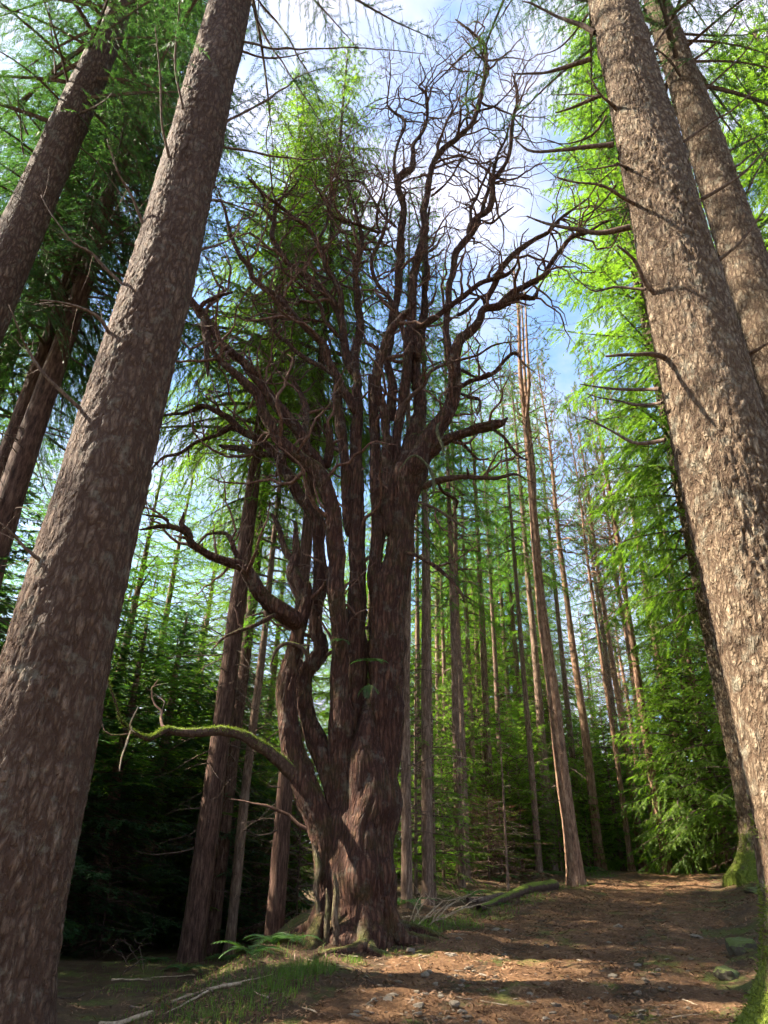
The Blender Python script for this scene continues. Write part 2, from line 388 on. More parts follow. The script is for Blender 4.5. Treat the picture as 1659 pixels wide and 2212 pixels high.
def grid_sheet(xs, ys, zf):
    X, Y = np.meshgrid(xs, ys); Z = zf(X, Y)
    nx, ny = len(xs), len(ys)
    i, j = np.meshgrid(np.arange(ny - 1), np.arange(nx - 1), indexing='ij')
    q = np.stack([i * nx + j, i * nx + j + 1, (i + 1) * nx + j + 1, (i + 1) * nx + j], -1).reshape(-1, 4)
    return np.stack([X, Y, Z], -1).reshape(-1, 3), q
xs = np.unique(np.concatenate([-np.geomspace(16, 1500, 34), np.arange(-16, -5, 0.25), np.arange(-5, 9, 0.09), np.arange(9, 22, 0.25), np.geomspace(22, 1500, 34)]))
ys = np.unique(np.concatenate([-np.geomspace(4, 1500, 28), np.arange(-4, 5, 0.3), np.arange(5, 15, 0.075), np.arange(15, 26, 0.12), np.arange(26, 50, 0.6), np.geomspace(50, 1500, 30)]))
def gz_fine(X, Y): return ground(X, Y) + 0.012 * fbm(X * 7, Y * 7, 0.2, 3, 21) * sstep(40, 15, np.abs(Y))
g = Geo(); v, q = grid_sheet(xs, ys, gz_fine); g.add(v, q)
tag(new_obj('ground', g.mesh('ground', M_SOIL)), kind='structure')
g = Geo()
pys = np.concatenate([np.arange(2, 26, 0.07), np.arange(26, 38, 0.3)]); us = np.linspace(-1.25, 1.25, 90)
Y = np.repeat(pys[:, None], len(us), 1); X = path_x(Y) + us[None] * path_w(Y)
edge = 1 - sstep(0.70, 1.22, np.abs(us)[None] + 0.22 * fbm(X * 1.1, Y * 1.1, 3, 4, 31))
Z = gz_fine(X, Y) - 0.05 + edge * 0.068 + 0.016 * fbm(X * 9, Y * 9, 0, 4, 41) - 0.02 * sstep(.25, .0, np.abs(np.abs(us)[None] - .42)) * edge
nx = len(us); i, j = np.meshgrid(np.arange(len(pys) - 1), np.arange(nx - 1), indexing='ij')
g.add(np.stack([X, Y, Z], -1), np.stack([i * nx + j, i * nx + j + 1, (i + 1) * nx + j + 1, (i + 1) * nx + j], -1).reshape(-1, 4))
tag(new_obj('path', g.mesh('path', M_PATH)), kind='structure')

# ------------------------------------------------------------------ the gnarled many-stemmed tree
TY = 10.3
CROPS = {'F': (0, 0, 1), '1': (276.5, 829.5, .4333), '2': (497.7, 1382.5, .35), '3': (331.8, 387.0, 1 / 3), '4': (663.6, 55.3, 1 / 3), '5': (663.6, 497.7, .3667),
         'D': (0, 1437.8, .5), 'E': (829.5, 719.0, .5)}
def trace(crop, pts, y0, y1, wide=1.0):
    P, R = [], []
    n = len(pts)
    for i, q in enumerate(pts):
        ox, oy, k = CROPS[q[0] if len(q) == 4 else crop]; x, y, w = q[-3:]
        p = at(ox + x * k, oy + y * k, TY + y0 + (y1 - y0) * i / max(1, n - 1))
        P.append(p); R.append(max(0.004, 0.445 * wide * px2m(w * k, p)))
    return np.array(P), np.array(R)
tb = at(770, 2045, TY); tb[2] = gz(tb[0], tb[1])
old = thing('gnarled_tree', 'bare gnarled many-stemmed old tree with reddish bark beside the path', 'tree', tb)
def bark_disp(seed, amp, cells, vs, lump=0.06, flare=None, flute=0.0, knots=()):
    def f(P, th, rad):
        s = np.concatenate([[0], np.cumsum(np.linalg.norm(np.diff(P, axis=0), axis=1))])[:, None] + seed * 3.1
        u = th[None] / (2 * np.pi)
        c, sn = np.cos(th)[None], np.sin(th)[None]
        wob = 0.35 * vnoise(c * 2 + seed, sn * 2, s * 1.5, 2)
        wu = 0.55 * vnoise(c * cells / 5 + seed, sn * cells / 5, s * vs * 0.9, 12) + 0.3 * vnoise(c * cells / 2 + seed, sn * cells / 2, s * vs * 2, 13)
        wv = 0.7 * vnoise(c * cells / 5, sn * cells / 5 + seed, s * vs * 0.9, 14)
        e, k = worley2((u * cells) + wu + wob * 0.4, s * vs + wob + wv, int(seed), cells)
        e2, k2 = worley2((u * cells * 2) + wu, s * vs * 2.1 + wv, int(seed) + 5, cells * 2)
        pl = sstep(0.02, 0.17, e) * (0.5 + 0.5 * k); pl = pl * 0.78 + 0.22 * sstep(0.03, 0.25, e2) * (0.3 + 0.7 * k2)
        rel = amp * np.clip(0.85 + 0.9 * fbm(c * 1.1 + seed, sn * 1.1, s * 0.55, 2, 15), 0.25, 1.6)
        r = rad * (1 + lump * fbm(c * 1.3 + seed, sn * 1.3, s * 0.7, 3, 8)) + rel * (pl - 0.6) + amp * 0.35 * vnoise(c * 9 + seed, sn * 9, s * 14, 4)
        if flute: r = r + rad * flute * (np.abs(np.cos(2.5 * th[None] + seed + 1.6 * vnoise(s * 0.55, seed, 0, 3) + 0.5 * vnoise(c * 2, sn * 2, s * .8, 6))) - 0.6)
        for zk, tk, hk in knots:
            dth = (th[None] - tk + np.pi) % (2 * np.pi) - np.pi
            q = (dth * rad / 0.07) ** 2 + ((s - s[0] - zk) / 0.09) ** 2
            r = r + hk * np.exp(-q) - hk * 0.8 * np.exp(-q * 7)
        if flare is not None:
            z0, hh, fr, nl = flare
            hgt = (P[:, 2] - z0)[:, None]
            fl = np.exp(-np.clip(hgt, 0, 9) / hh)
            lob = 0.5 + 0.5 * np.cos(nl * th[None] + seed + 0.8 * np.sin(th[None] * 2 + seed)) + 0.35 * vnoise(c * 2, sn * 2, 0 * s + seed, 9)
            r = r + rad * fr * fl * (0.35 + 0.9 * lob)
        return r, pl + np.zeros_like(rad)
    return f
limb_paths = []
def limb(name, crop, pts, y0, y1, ns=12, mat=None, amp=0.012, twigs=1.0, wide=1.0, label=None, flare=None, crook=1.0, root=True):
    P, R = trace(crop, pts, y0, y1, wide)
    big = R.max()
    step = max(0.035, min(0.12, big * 0.35))
    P, R = resample(P, R, step)
    sd = (len(limb_paths) * 1.37) % 17
    s = np.arange(len(P)) * step
    env = np.minimum(1, s / 0.4)[:, None]
    P = P + env * crook * np.minimum(R * 0.35, 0.03)[:, None] * np.stack([vnoise(s * 2.2, sd, k, 5) for k in (1, 2, 3)], 1)
    R = R * (1 + 0.10 * vnoise(s * 3.1, sd, 9, 6))
    if root:
        ln = max(0.30, 2.2 * R[0]); ramp_ = np.clip(s / ln, 0, 1); R = R * (0.25 + 0.75 * np.sqrt(1 - (1 - ramp_) ** 2))
    ns = int(np.clip(2 * np.pi * big / 0.026, 10, 150))
    g = Geo()
    cells = max(4, int(2 * np.pi * big / 0.075))
    tube(g, P, R, ns, disp=bark_disp(sd, min(amp * 2.2, big * 0.20), cells, 2.4, 0.12, flare, 0.16 if big > 0.3 else 0.07))
    o = new_obj(name, g.mesh(name, mat or M_OLD, origin=tb), old)
    if label: o['label'] = label
    limb_paths.append((P, R, twigs))
    return o
zt = gz(tb[0], tb[1])
limb('trunk', '2', [(770, 2240, 610), (778, 2010, 575), (783, 1800, 535), (785, 1600, 520), (785, 1300, 525), (795, 1150, 505), (830, 1000, 435), (845, 800, 400), (848, 690, 375), (850, 600, 330), (850, 480, 250), (850, 360, 130), (850, 280, 30)], 0.0, 0.15, amp=0.02, twigs=0, flare=(zt, 0.45, 0.16, 5), root=False, wide=0.98)
limb('stem', '2', [(560, 2200, 150), (585, 1960, 150), (592, 1700, 120), (590, 1500, 125), (590, 1300, 150), (560, 1150, 185), (480, 950, 195), (420, 800, 185), (370, 650, 150), (350, 450, 130), (345, 280, 130), (370, 150, 110), (400, 30, 95), (430, -90, 85), (470, -250, 60), (475, -350, 40)], -0.05, -0.15, amp=0.016, twigs=.2, label='outer stem with a pale split strip at its foot', flare=(zt - .15, 0.3, 0.4, 4), root=False)
limb('stem', '2', [(800, 1290, 200), (740, 1130, 190), (665, 960, 170), (595, 770, 158), (530, 630, 150), (470, 500, 112), (452, 350, 100), (462, 230, 100), (520, 150, 112), (560, 80, 98), (545, -20, 92), ('1', 935, 1250, 76), ('1', 935, 1100, 72), ('1', 960, 1000, 82), ('1', 955, 900, 68), ('1', 945, 800, 62), ('1', 945, 700, 70), ('1', 905, 615, 75), ('1', 855, 555, 70), ('1', 815, 480, 56), ('1', 765, 405, 50), ('1', 725, 330, 46), ('1', 650, 270, 42), ('1', 565, 232, 42), ('1', 505, 175, 40), ('1', 435, 132, 32), ('1', 370, 108, 25), ('1', 300, 140, 15), ('1', 200, 155, 10), ('1', 130, 165, 5)], 0.0, 0.5, amp=0.014, twigs=.6)
limb('stem', 'F', [(818, 1800, 84), (823, 1697, 86), (827, 1610, 87), (832, 1522, 83), (834, 1452, 81), (833, 1382, 79), (835, 1328, 82), (844, 1263, 84), (859, 1219, 68), (866, 1176, 60), (867, 1111, 61), (874, 1055, 74), (884, 1016, 84), (896, 975, 60), (905, 945, 30)], 0.08, 0.02, amp=0.018, twigs=.1)
limb('stem', '1', [(1275, 1090, 100), (1245, 1010, 90), (1238, 940, 76), (1246, 850, 72), (1246, 700, 76), (1244, 560, 76), ('5', 405, 1400, 76), ('5', 400, 1200, 68), ('5', 392, 1050, 62), ('5', 385, 930, 52), ('5', 375, 860, 40)], 0.0, 0.2, amp=0.014, twigs=.2)
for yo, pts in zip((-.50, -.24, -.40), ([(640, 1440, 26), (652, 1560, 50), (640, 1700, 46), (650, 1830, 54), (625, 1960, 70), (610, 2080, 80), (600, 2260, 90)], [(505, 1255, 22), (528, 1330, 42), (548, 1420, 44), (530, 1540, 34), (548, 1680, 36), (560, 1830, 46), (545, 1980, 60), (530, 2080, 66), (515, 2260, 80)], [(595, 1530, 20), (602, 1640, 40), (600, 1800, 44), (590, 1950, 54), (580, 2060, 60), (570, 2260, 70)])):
    limb('pale_strip', '2', pts, yo, yo - .06, mat=M_PALEWOOD, twigs=0, amp=0.03, wide=1.0)  # strips in a paler wood tone along the foot of the outer stem
for az, ln, r in [(-0.35, .95, .13), (-1.0, .8, .11), (-1.75, .9, .12), (-2.5, .9, .13), (3.0, 1.0, .12), (0.4, 1.1, .12)]:
    t = np.linspace(0, 1, 14); rr = .38 + ln * t; wv = az + .35 * np.sin(t * 4 + az * 3)
    X = tb[0] + rr * np.cos(wv) + 0.02; Y_ = tb[1] + rr * np.sin(wv); Z_ = ground(X, Y_) + .10 * (1 - t) ** 2 + .02 - .11 * t
    Z_[0] += .35; Z_[1] += .2; Z_[2] += .09
    g = Geo(); tube(g, np.stack([X, Y_, Z_], 1), r * (1 - .72 * t), 20, disp=bark_disp(az + 5, .014, 8, 2.0, .15))
    new_obj('root', g.mesh('root', M_OLD, origin=tb), old)
# left group
limb('limb', '1', [('F', 750, 1780, 60), ('F', 742, 1680, 64), ('F', 738, 1590, 58), ('F', 736, 1500, 50), ('F', 736, 1430, 45), (1060, 1320, 100), (1045, 1150, 95), (1035, 1000, 90), (1042, 880, 95), (1032, 760, 88), (1010, 620, 88), (980, 500, 88), (930, 425, 90), (860, 370, 76), (790, 300, 68), (730, 240, 60), (680, 150, 55), (650, 60, 50), (600, 5, 50), (540, -50, 40), (470, -110, 32), (430, -160, 26), (400, -260, 22)], 0.0, -1.2)
limb('limb', '1', [(965, 450, 80), (930, 360, 70), (895, 315, 62), (850, 240, 60), (780, 150, 58), (700, 60, 54), (655, -10, 50), (590, -90, 46), (530, -140, 42), (470, -200, 38), (420, -270, 42), (370, -340, 44), (320, -410, 36), (295, -450, 20)], -0.1, -1.0)
limb('broken_limb', '3', [(375, 960, 46), (335, 900, 52), (338, 1000, 50), (342, 1100, 46), (346, 1190, 38), (352, 1275, 8)], -0.85, -0.95, twigs=0)
limb('limb', '3', [(290, 850, 40), (330, 800, 36), (400, 765, 32), (455, 745, 28), (515, 733, 10)], -0.95, -1.2, twigs=.4)
limb('limb', '3', [(450, 748, 24), (450, 705, 24), (425, 690, 22), (400, 650, 14), (388, 632, 5)], -1.1, -1.2, twigs=0)
limb('limb', '1', [(990, 420, 70), (1005, 330, 55), (1005, 250, 40), (985, 200, 22)], -0.05, -0.3, twigs=.6)
limb('limb', '1', [(735, 355, 36), (650, 345, 36), (560, 325, 36), (490, 315, 30), (455, 305, 12)], .6, 1.0)
limb('limb', '1', [(570, 235, 34), (530, 215, 26), (450, 255, 22), (340, 290, 18), (260, 345, 17), (180, 365, 15), (140, 400, 12), (105, 440, 6)], .5, 1.4)
limb('limb', '1', [(870, 1215, 92), (820, 1170, 95), (760, 1130, 92), (680, 1060, 82), (625, 975, 76), (565, 915, 62), (480, 882, 50), (380, 835, 42), (315, 785, 40), (285, 735, 35), (195, 710, 24), (115, 718, 15), (60, 727, 7)], -0.15, -1.4, mat=M_OLD)
limb('limb', '1', [(320, 780, 34), (300, 735, 34), (265, 700, 24), (275, 665, 14), (278, 640, 6)], -1.1, -1.2, twigs=.3)
limb('limb', '1', [(200, 708, 16), (195, 675, 20), (150, 660, 14), (100, 655, 10), (62, 645, 5)], -1.3, -1.5, twigs=.3)
limb('limb', '1', [(625, 960, 46), (580, 900, 36), (545, 850, 30), (500, 755, 22), (440, 745, 17), (390, 755, 14), (350, 800, 8)], -.5, -1.0, twigs=.6)
limb('limb', '1', [(885, 1110, 72), (850, 1010, 82), (825, 940, 70), (845, 850, 50), (838, 770, 32), (835, 690, 16)], -0.1, 0.2, twigs=.5)
limb('limb', '1', [(830, 900, 50), (800, 850, 42), (772, 775, 36), (745, 700, 28), (716, 648, 14)], .05, .3, twigs=.2)
limb('limb', '1', [(735, 1150, 36), (700, 1170, 28), (620, 1210, 22), (530, 1240, 17), (470, 1270, 13), (425, 1320, 6)], -.5, -1.1, twigs=.6)
limb('limb', '1', [(895, 1390, 22), (880, 1330, 24), (830, 1298, 24), (780, 1298, 22), (740, 1330, 18), (715, 1390, 10), (712, 1430, 6)], -.25, -.4, twigs=.2, mat=M_OLDMOSS)
limb('mossy_limb', 'D', [(1345, 560, 70), (1290, 495, 70), (1255, 455, 66), (1215, 420, 58), (1160, 375, 52), (1100, 335, 48), (1040, 295, 46), (950, 280, 44), (860, 292, 42), (770, 288, 38), (720, 278, 32), (680, 298, 28), (645, 314, 24), (605, 303, 18), (575, 283, 12), (520, 235, 11), (500, 165, 9), (465, 60, 7)], -0.05, -1.4, mat=M_OLDMOSS, twigs=.25, label='low crooked limb with moss along its top')
limb('limb', 'D', [(585, 290, 10), (560, 260, 9), (597, 178, 6)], -1.4, -1.5, mat=M_PALETWIG, twigs=0)
limb('limb', 'D', [(570, 262, 9), (545, 340, 8), (525, 400, 7), (515, 458, 4)], -1.4, -1.45, mat=M_PALETWIG, twigs=0)
# centre stems
limb('stem', '1', [('F', 772, 1760, 70), ('F', 768, 1660, 66), ('F', 766, 1570, 58), ('F', 766, 1480, 52), ('F', 768, 1420, 50), (1140, 1276, 112), (1140, 1100, 104), (1140, 900, 88), (1140, 700, 82), (1135, 500, 76), (1140, 300, 66), (1145, 100, 58), (1150, 0, 54)], 0.1, 0.2, twigs=.3)
limb('stem', '3', [(1330, 1350, 66), (1312, 1200, 68), (1305, 1100, 60), (1340, 950, 60), (1322, 800, 50), (1310, 700, 50), (1308, 600, 45), (1338, 480, 40), (1350, 400, 34), (1330, 300, 26), (1300, 180, 19), (1268, 80, 14), (1250, -40, 8)], 0.2, 0.9)
limb('stem', '1', [(1100, 760, 46), (1092, 600, 48), (1082, 420, 52), (1062, 260, 60), (1050, 100, 56), (1045, 0, 48)], 0.15, 0.2, twigs=.3)
limb('limb', '3', [(1305, 1520, 70), (1260, 1420, 68), (1205, 1350, 64), (1180, 1270, 64), (1132, 1180, 60), (1108, 1090, 58), (1060, 1020, 50), (980, 950, 46), (910, 880, 45), (840, 808, 44), (780, 742, 40), (700, 692, 38), (640, 640, 40), (622, 570, 38), (572, 510, 33), (532, 440, 30), (502, 370, 26), (482, 280, 22), (455, 170, 16)], 0.1, -0.9)
limb('limb', '3', [(1290, 1260, 60), (1260, 1160, 62), (1232, 1010, 60), (1205, 890, 60), (1150, 780, 50), (1060, 690, 46), (960, 610, 45), (870, 550, 42), (812, 460, 36), (770, 370, 35), (782, 280, 30), (785, 190, 24), (800, 140, 18), (870, 90, 14), (940, 10, 8)], 0.2, 0.7)
limb('limb', '3', [(1215, 880, 46), (1212, 740, 42), (1170, 650, 38), (1120, 570, 35), (1095, 480, 32), (1050, 398, 30), (1000, 310, 26), (915, 250, 26), (815, 175, 25), (740, 122, 22), (690, 80, 18), (615, -5, 11)], 0.25, -0.5)
limb('limb', '3', [(1055, 400, 24), (1110, 325, 22), (1140, 220, 20), (1150, 100, 16), (1160, 0, 12), (1190, -110, 8), (1225, -230, 4)], 0.0, 0.5)
limb('limb', '3', [(1235, 1060, 34), (1180, 1000, 30), (1110, 920, 28), (1080, 820, 25), (1020, 740, 22), (950, 680, 20), (840, 600, 18), (810, 520, 14), (690, 440, 6)], .2, -.6)
limb('limb', '3', [(1100, 925, 22), (960, 905, 20), (840, 912, 18), (775, 875, 16), (760, 800, 10)], .1, -.3)
limb('limb', '3', [(1195, 1290, 40), (1100, 1220, 36), (1000, 1165, 34), (920, 1110, 32), (870, 1060, 30), (800, 1010, 24), (760, 940, 18), (690, 880, 12), (640, 790, 8)], .3, 1.3)
limb('limb', '1', [(900, 300, 36), (890, 200, 36), (885, 110, 34), (860, 50, 30), (825, -10, 26), (780, -70, 16)], .1, .8)
# upper middle
limb('limb', '5', [(470, 1240, 66), (455, 1100, 62), (435, 990, 58), (412, 890, 54), (420, 800, 60), (452, 680, 60), (492, 585, 58), (550, 512, 44), (600, 465, 28), (642, 428, 8)], 0.0, -.6, twigs=.5)
limb('stem', '5', [(490, 1800, 90), (482, 1650, 92), (475, 1450, 74), (468, 1300, 68), (470, 1220, 60)], -.05, 0.0, twigs=.1)
limb('stem', '5', [(545, 1560, 100), (530, 1380, 66), (525, 1200, 62), (558, 1050, 62), (572, 900, 60), (590, 720, 60), (602, 600, 58), (600, 560, 30)], 0.05, .2, twigs=.3)
limb('limb', '5', [(590, 700, 40), (565, 580, 32), (535, 490, 30), (480, 400, 28), (420, 322, 26), (386, 240, 26), (384, 160, 25), (420, 80, 22), (452, 10, 19), (470, -90, 16), (455, -190, 13), (480, -300, 9), (470, -390, 5)], .1, -.4)
limb('stem', '5', [(500, 1120, 60), (495, 1020, 62), (502, 900, 60), (472, 780, 52), (488, 640, 50), (503, 520, 46), (522, 420, 46), (540, 300, 54), (545, 180, 54), (558, 60, 52)], .2, .4, twigs=.5)
limb('stem', '4', [(600, 1500, 52), (608, 1350, 50), (620, 1200, 50), (610, 1120, 46), (585, 1020, 50), (618, 962, 58), (676, 920, 42), (682, 840, 32), (692, 770, 27), (740, 700, 24), (770, 620, 22), (780, 520, 20), (762, 430, 18), (725, 395, 14), (765, 330, 9), (720, 210, 5)], .4, .9)
limb('stem', '5', [(580, 1500, 110), (600, 1300, 95), (640, 1150, 92), (660, 1000, 78), (645, 850, 70), (640, 740, 66), (660, 640, 60), (682, 530, 54), (692, 440, 42), (695, 340, 36), (702, 210, 30), (690, 100, 24), (705, -20, 18), (720, -140, 10)], .15, .8, twigs=.7, label='pale stem catching the light among the darker stems')
limb('stem', '5', [(650, 760, 50), (640, 620, 52), (622, 500, 52), (620, 400, 56), (628, 290, 56), (640, 200, 56), (678, 80, 55), (700, -20, 52)], .2, .3, twigs=.5)
limb('stem', '4', [(735, 1480, 54), (765, 1330, 50), (755, 1200, 46), (780, 1080, 45), (797, 960, 41), (832, 870, 40), (900, 782, 40), (980, 722, 36), (1060, 640, 35), (1110, 540, 35), (1130, 430, 33), (1150, 330, 30), (1162, 200, 28), (1142, 110, 25), (1092, 60, 21), (1035, 15, 15), (960, -40, 8)], .35, .2)
limb('limb', '4', [(1110, 550, 18), (1200, 530, 14), (1262, 480, 12), (1340, 392, 10), (1405, 285, 7), (1450, 200, 4)], .25, .0, twigs=.7)
limb('limb', '4', [(1140, 112, 16), (1060, 152, 14), (960, 242, 12), (880, 322, 10), (800, 400, 6)], .2, .8, twigs=.8)
limb('limb', '4', [(1085, 600, 18), (1025, 602, 15), (990, 660, 13), (960, 720, 6)], .25, .5, twigs=.8)
limb('limb', '4', [(815, 910, 18), (868, 725, 16), (900, 622, 15), (942, 540, 14), (922, 450, 10), (962, 360, 8), (995, 285, 4)], .35, 1.2)
limb('limb', '4', [(575, 1010, 24), (562, 880, 21), (592, 750, 20), (632, 662, 19), (625, 610, 20), (588, 578, 22), (540, 540, 18), (520, 490, 12), (540, 300, 8), (530, 140, 4)], .5, 1.3)
limb('limb', '4', [(800, 1110, 19), (872, 1050, 16), (942, 970, 14), (992, 870, 10), (1065, 735, 5)], .3, -.4)
limb('limb', '4', [(475, 1345, 26), (350, 1300, 23), (230, 1262, 20), (160, 1222, 18), (90, 1100, 14), (20, 980, 8)], .0, -.8)
limb('limb', '4', [(580, 1310, 21), (502, 1242, 19), (422, 1122, 18), (382, 1052, 16), (330, 1010, 16), (220, 1000, 14), (130, 940, 8)], .4, 1.0)
limb('limb', '4', [(480, 1345, 25), (450, 1282, 20), (462, 1150, 18), (490, 1070, 14), (480, 960, 10), (420, 890, 6)], .0, -.3)
# right group
limb('limb', '5', [(590, 1480, 170), (640, 1400, 170), (700, 1290, 135), (765, 1170, 108), (822, 1075, 92), (860, 950, 82), (872, 800, 80), (880, 700, 70), (900, 645, 58), (960, 592, 55), (1010, 530, 50), (1042, 465, 46), (1130, 450, 45), (1200, 410, 45), (1255, 390, 40), (1340, 398, 26), (1358, 345, 12)], -.05, -.6)
limb('limb', '5', [(850, 800, 54), (835, 720, 50), (825, 620, 45), (825, 500, 42), (830, 380, 40), (858, 250, 45), (872, 150, 46), (912, 88, 46), (968, 20, 45), (1010, -60, 44)], -.1, .1, twigs=.6)
limb('limb', '4', [(1045, 1370, 50), (1062, 1300, 50), (1112, 1240, 48), (1180, 1190, 45), (1202, 1090, 41), (1200, 1010, 40), (1240, 960, 36), (1292, 880, 30), (1320, 780, 26), (1325, 680, 25), (1340, 570, 22), (1366, 480, 18), (1355, 380, 14), (1325, 310, 7)], .1, -.2)
limb('limb', '4', [(1062, 1290, 26), (1060, 1190, 22), (1100, 1110, 20), (1140, 1010, 19), (1180, 925, 15), (1186, 865, 5)], .1, .4)
limb('limb', '4', [(1130, 1230, 32), (1160, 1110, 28), (1202, 980, 25), (1232, 850, 20), (1290, 720, 16), (1312, 620, 9)], .1, .5)
limb('limb', '4', [(1130, 1260, 24), (1190, 1280, 20), (1260, 1230, 16), (1340, 1170, 6)], .0, -.4)
limb('limb', '5', [(630, 580, 46), (750, 520, 42), (830, 452, 37), (920, 390, 34), (1012, 318, 33), (1100, 290, 32), (1180, 262, 28), (1225, 215, 16), (1240, 170, 8)], .1, -.8)
limb('limb', '5', [(1045, 430, 40), (1090, 340, 38), (1140, 240, 40), (1180, 185, 36), (1252, 118, 32), (1340, 50, 30), (1420, 10, 26), (1480, -60, 22), (1560, -120, 16), (1660, -190, 8)], -.3, -.9)
limb('limb', '5', [(1120, 450, 40), (1200, 370, 38), (1290, 325, 36), (1392, 270, 36), (1440, 190, 34), (1500, 105, 30), (1560, 40, 28), (1650, 15, 22), (1740, -40, 14), (1800, -60, 7)], -.4, -1.2)
limb('limb', '5', [(880, 500, 30), (950, 470, 26), (1010, 400, 22), (1080, 360, 16), (1120, 290, 8)], .2, .8)
limb('broken_limb', '5', [(690, 1340, 96), (740, 1300, 80), (800, 1255, 64), (900, 1210, 62), (1010, 1172, 66), (1110, 1150, 62), (1150, 1132, 40), (1182, 1100, 6)], -.1, -.5, twigs=.7, label='thick dead limb snapped off at its end')
limb('limb', '5', [(1090, 1170, 30), (1160, 1220, 24), (1210, 1290, 21), (1250, 1330, 18), (1300, 1352, 7)], -.5, -.7, twigs=.3)
limb('limb', '5', [(680, 1520, 60), (735, 1485, 46), (795, 1470, 43), (900, 1455, 38), (1000, 1460, 31), (1100, 1462, 28), (1160, 1450, 24), (1225, 1436, 15), (1290, 1470, 9), (1345, 1490, 4)], -.15, -.7, mat=M_OLDMOSS, twigs=.7)
limb('limb', '5', [(530, 1120, 30), (562, 1038, 26), (612, 980, 25), (690, 910, 25), (728, 832, 22), (830, 780, 19), (920, 755, 18), (1010, 730, 16), (1092, 680, 14), (1170, 660, 10), (1245, 655, 5)], -.35, -.9, mat=M_OLDMOSS, twigs=.6)
limb('limb', '5', [(870, 930, 36), (905, 918, 31), (960, 890, 30), (1042, 870, 28), (1110, 830, 26), (1160, 772, 24), (1200, 732, 22), (1235, 727, 19), (1272, 780, 14), (1335, 832, 6)], .0, -.8)
limb('limb', '5', [(885, 820, 28), (930, 830, 22), (990, 860, 17), (1040, 860, 12)], .1, .7)
limb('lichen_limb', '5', [(790, 1130, 16), (768, 1150, 20), (770, 1200, 22), (795, 1262, 20), (802, 1325, 9)], -.4, -.5, mat=M_LICHEN, twigs=.2)
limb('lichen_limb', '5', [(535, 1420, 8), (590, 1350, 12), (640, 1327, 18), (700, 1372, 20), (740, 1432, 22), (746, 1500, 20), (740, 1560, 14), (680, 1602, 8)], -.5, -.55, mat=M_LICHEN, twigs=.2)
limb('limb', '5', [(660, 1600, 40), (700, 1615, 24), (770, 1645, 21), (850, 1700, 20), (940, 1760, 10)], -.2, -.7, mat=M_OLDMOSS, twigs=.6)
limb('limb', 'E', [(90, 950, 34), (140, 962, 22), (212, 1002, 21), (282, 1060, 18), (330, 1120, 12), (346, 1162, 5)], -.2, -.7, twigs=.3)
limb('limb', '5', [(770, 1480, 30), (800, 1540, 22), (880, 1590, 16), (870, 1650, 12), (830, 1740, 5)], -.1, .4, twigs=.5)
limb('limb', '5', [(890, 1230, 28), (960, 1300, 20), (1010, 1350, 14), (1080, 1340, 7)], -.2, .5, twigs=.7)
limb('limb', '5', [(900, 960, 26), (960, 985, 22), (1015, 1000, 20), (1020, 1050, 16), (1000, 1090, 8)], -.1, -.5, twigs=.6)

# crooked side branches and fine bare twigs of the old tree
rng = np.random.default_rng(7)
def unit(v): return v / (np.linalg.norm(v) + 1e-9)
def crooked(p, d, L, r, n, up, wander, rng):
    P = [p]; d = unit(d)
    for k in range(n):
        d = unit(d + wander * rng.normal(size=3) + np.array([0, 0, up]))
        P.append(P[-1] + d * L / n)
    return np.array(P), r * np.linspace(1, 0.25, n + 1)
side_g, fine_g = Geo(), Geo()
for P, R, tw in limb_paths:
    if tw <= 0: continue
    seg = np.linalg.norm(np.diff(P, axis=0), axis=1).sum()
    hi = np.clip((P[:, 2].mean() - 5) / 10, 0, 1)
    for k in range(int(seg * tw * (2.3 + 1.6 * hi))):
        i = rng.integers(len(P) // 4, len(P) - 1); t = unit(P[min(i + 1, len(P) - 1)] - P[i - 1])
        out = rng.normal(size=3); out = unit(out - t * out.dot(t))
        L = rng.uniform(0.35, 1.0) ** 1.3 * 2.3 * (0.75 + 0.3 * hi); r = min(R[i] * 0.6, rng.uniform(0.014, 0.042))
        Q, S = crooked(P[i], out + 0.5 * t, L, r, 9, 0.08, 0.27, rng)
        Q[1:] += rng.normal(size=(9, 3)) * L * 0.012
        tube(side_g, Q, S, 5, cap=False)
        if k % 3 == 0:
            i2 = rng.integers(len(P) // 6, len(P) - 1); o2 = rng.normal(size=3); o2[2] = abs(o2[2]) * .5; r2 = min(R[i2] * 0.5, rng.uniform(.012, .03)); l2 = R[i2] + rng.uniform(.05, .3)
            tube(side_g, np.array([P[i2], P[i2] + unit(o2) * l2 * .6, P[i2] + unit(o2 + rng.normal(size=3) * .25) * l2]), [r2, r2 * .85, r2 * .6], 6)
        for a in range(rng.integers(2, 6)):
            ii = rng.integers(2, 9); d = rng.normal(size=3)
            Q2, S2 = crooked(Q[ii], unit(d) + unit(Q[ii] - Q[ii - 1]) * 0.8, L * rng.uniform(0.25, 0.6), max(0.0055, S[ii] * 0.55), 5, 0.08, 0.32, rng)
            tube(fine_g, Q2, S2, 3, cap=False)
            for b2 in range(rng.integers(0, 3)):
                jj = rng.integers(1, 5)
                Q3, S3 = crooked(Q2[jj], rng.normal(size=3) * 0.9 + (Q2[jj] - Q2[jj - 1]) * 2, L * rng.uniform(0.12, 0.34), 0.0045, 2, 0.12, 0.3, rng)
                tube(fine_g, Q3, S3, 3, cap=False)
tag(new_obj('side_branch_tangle', side_g.mesh('side_branch_tangle', M_OLDTWIG, origin=tb), old), kind='stuff')
tag(new_obj('fine_twig_tangle', fine_g.mesh('fine_twig_tangle', M_TWIG, origin=tb), old), kind='stuff')

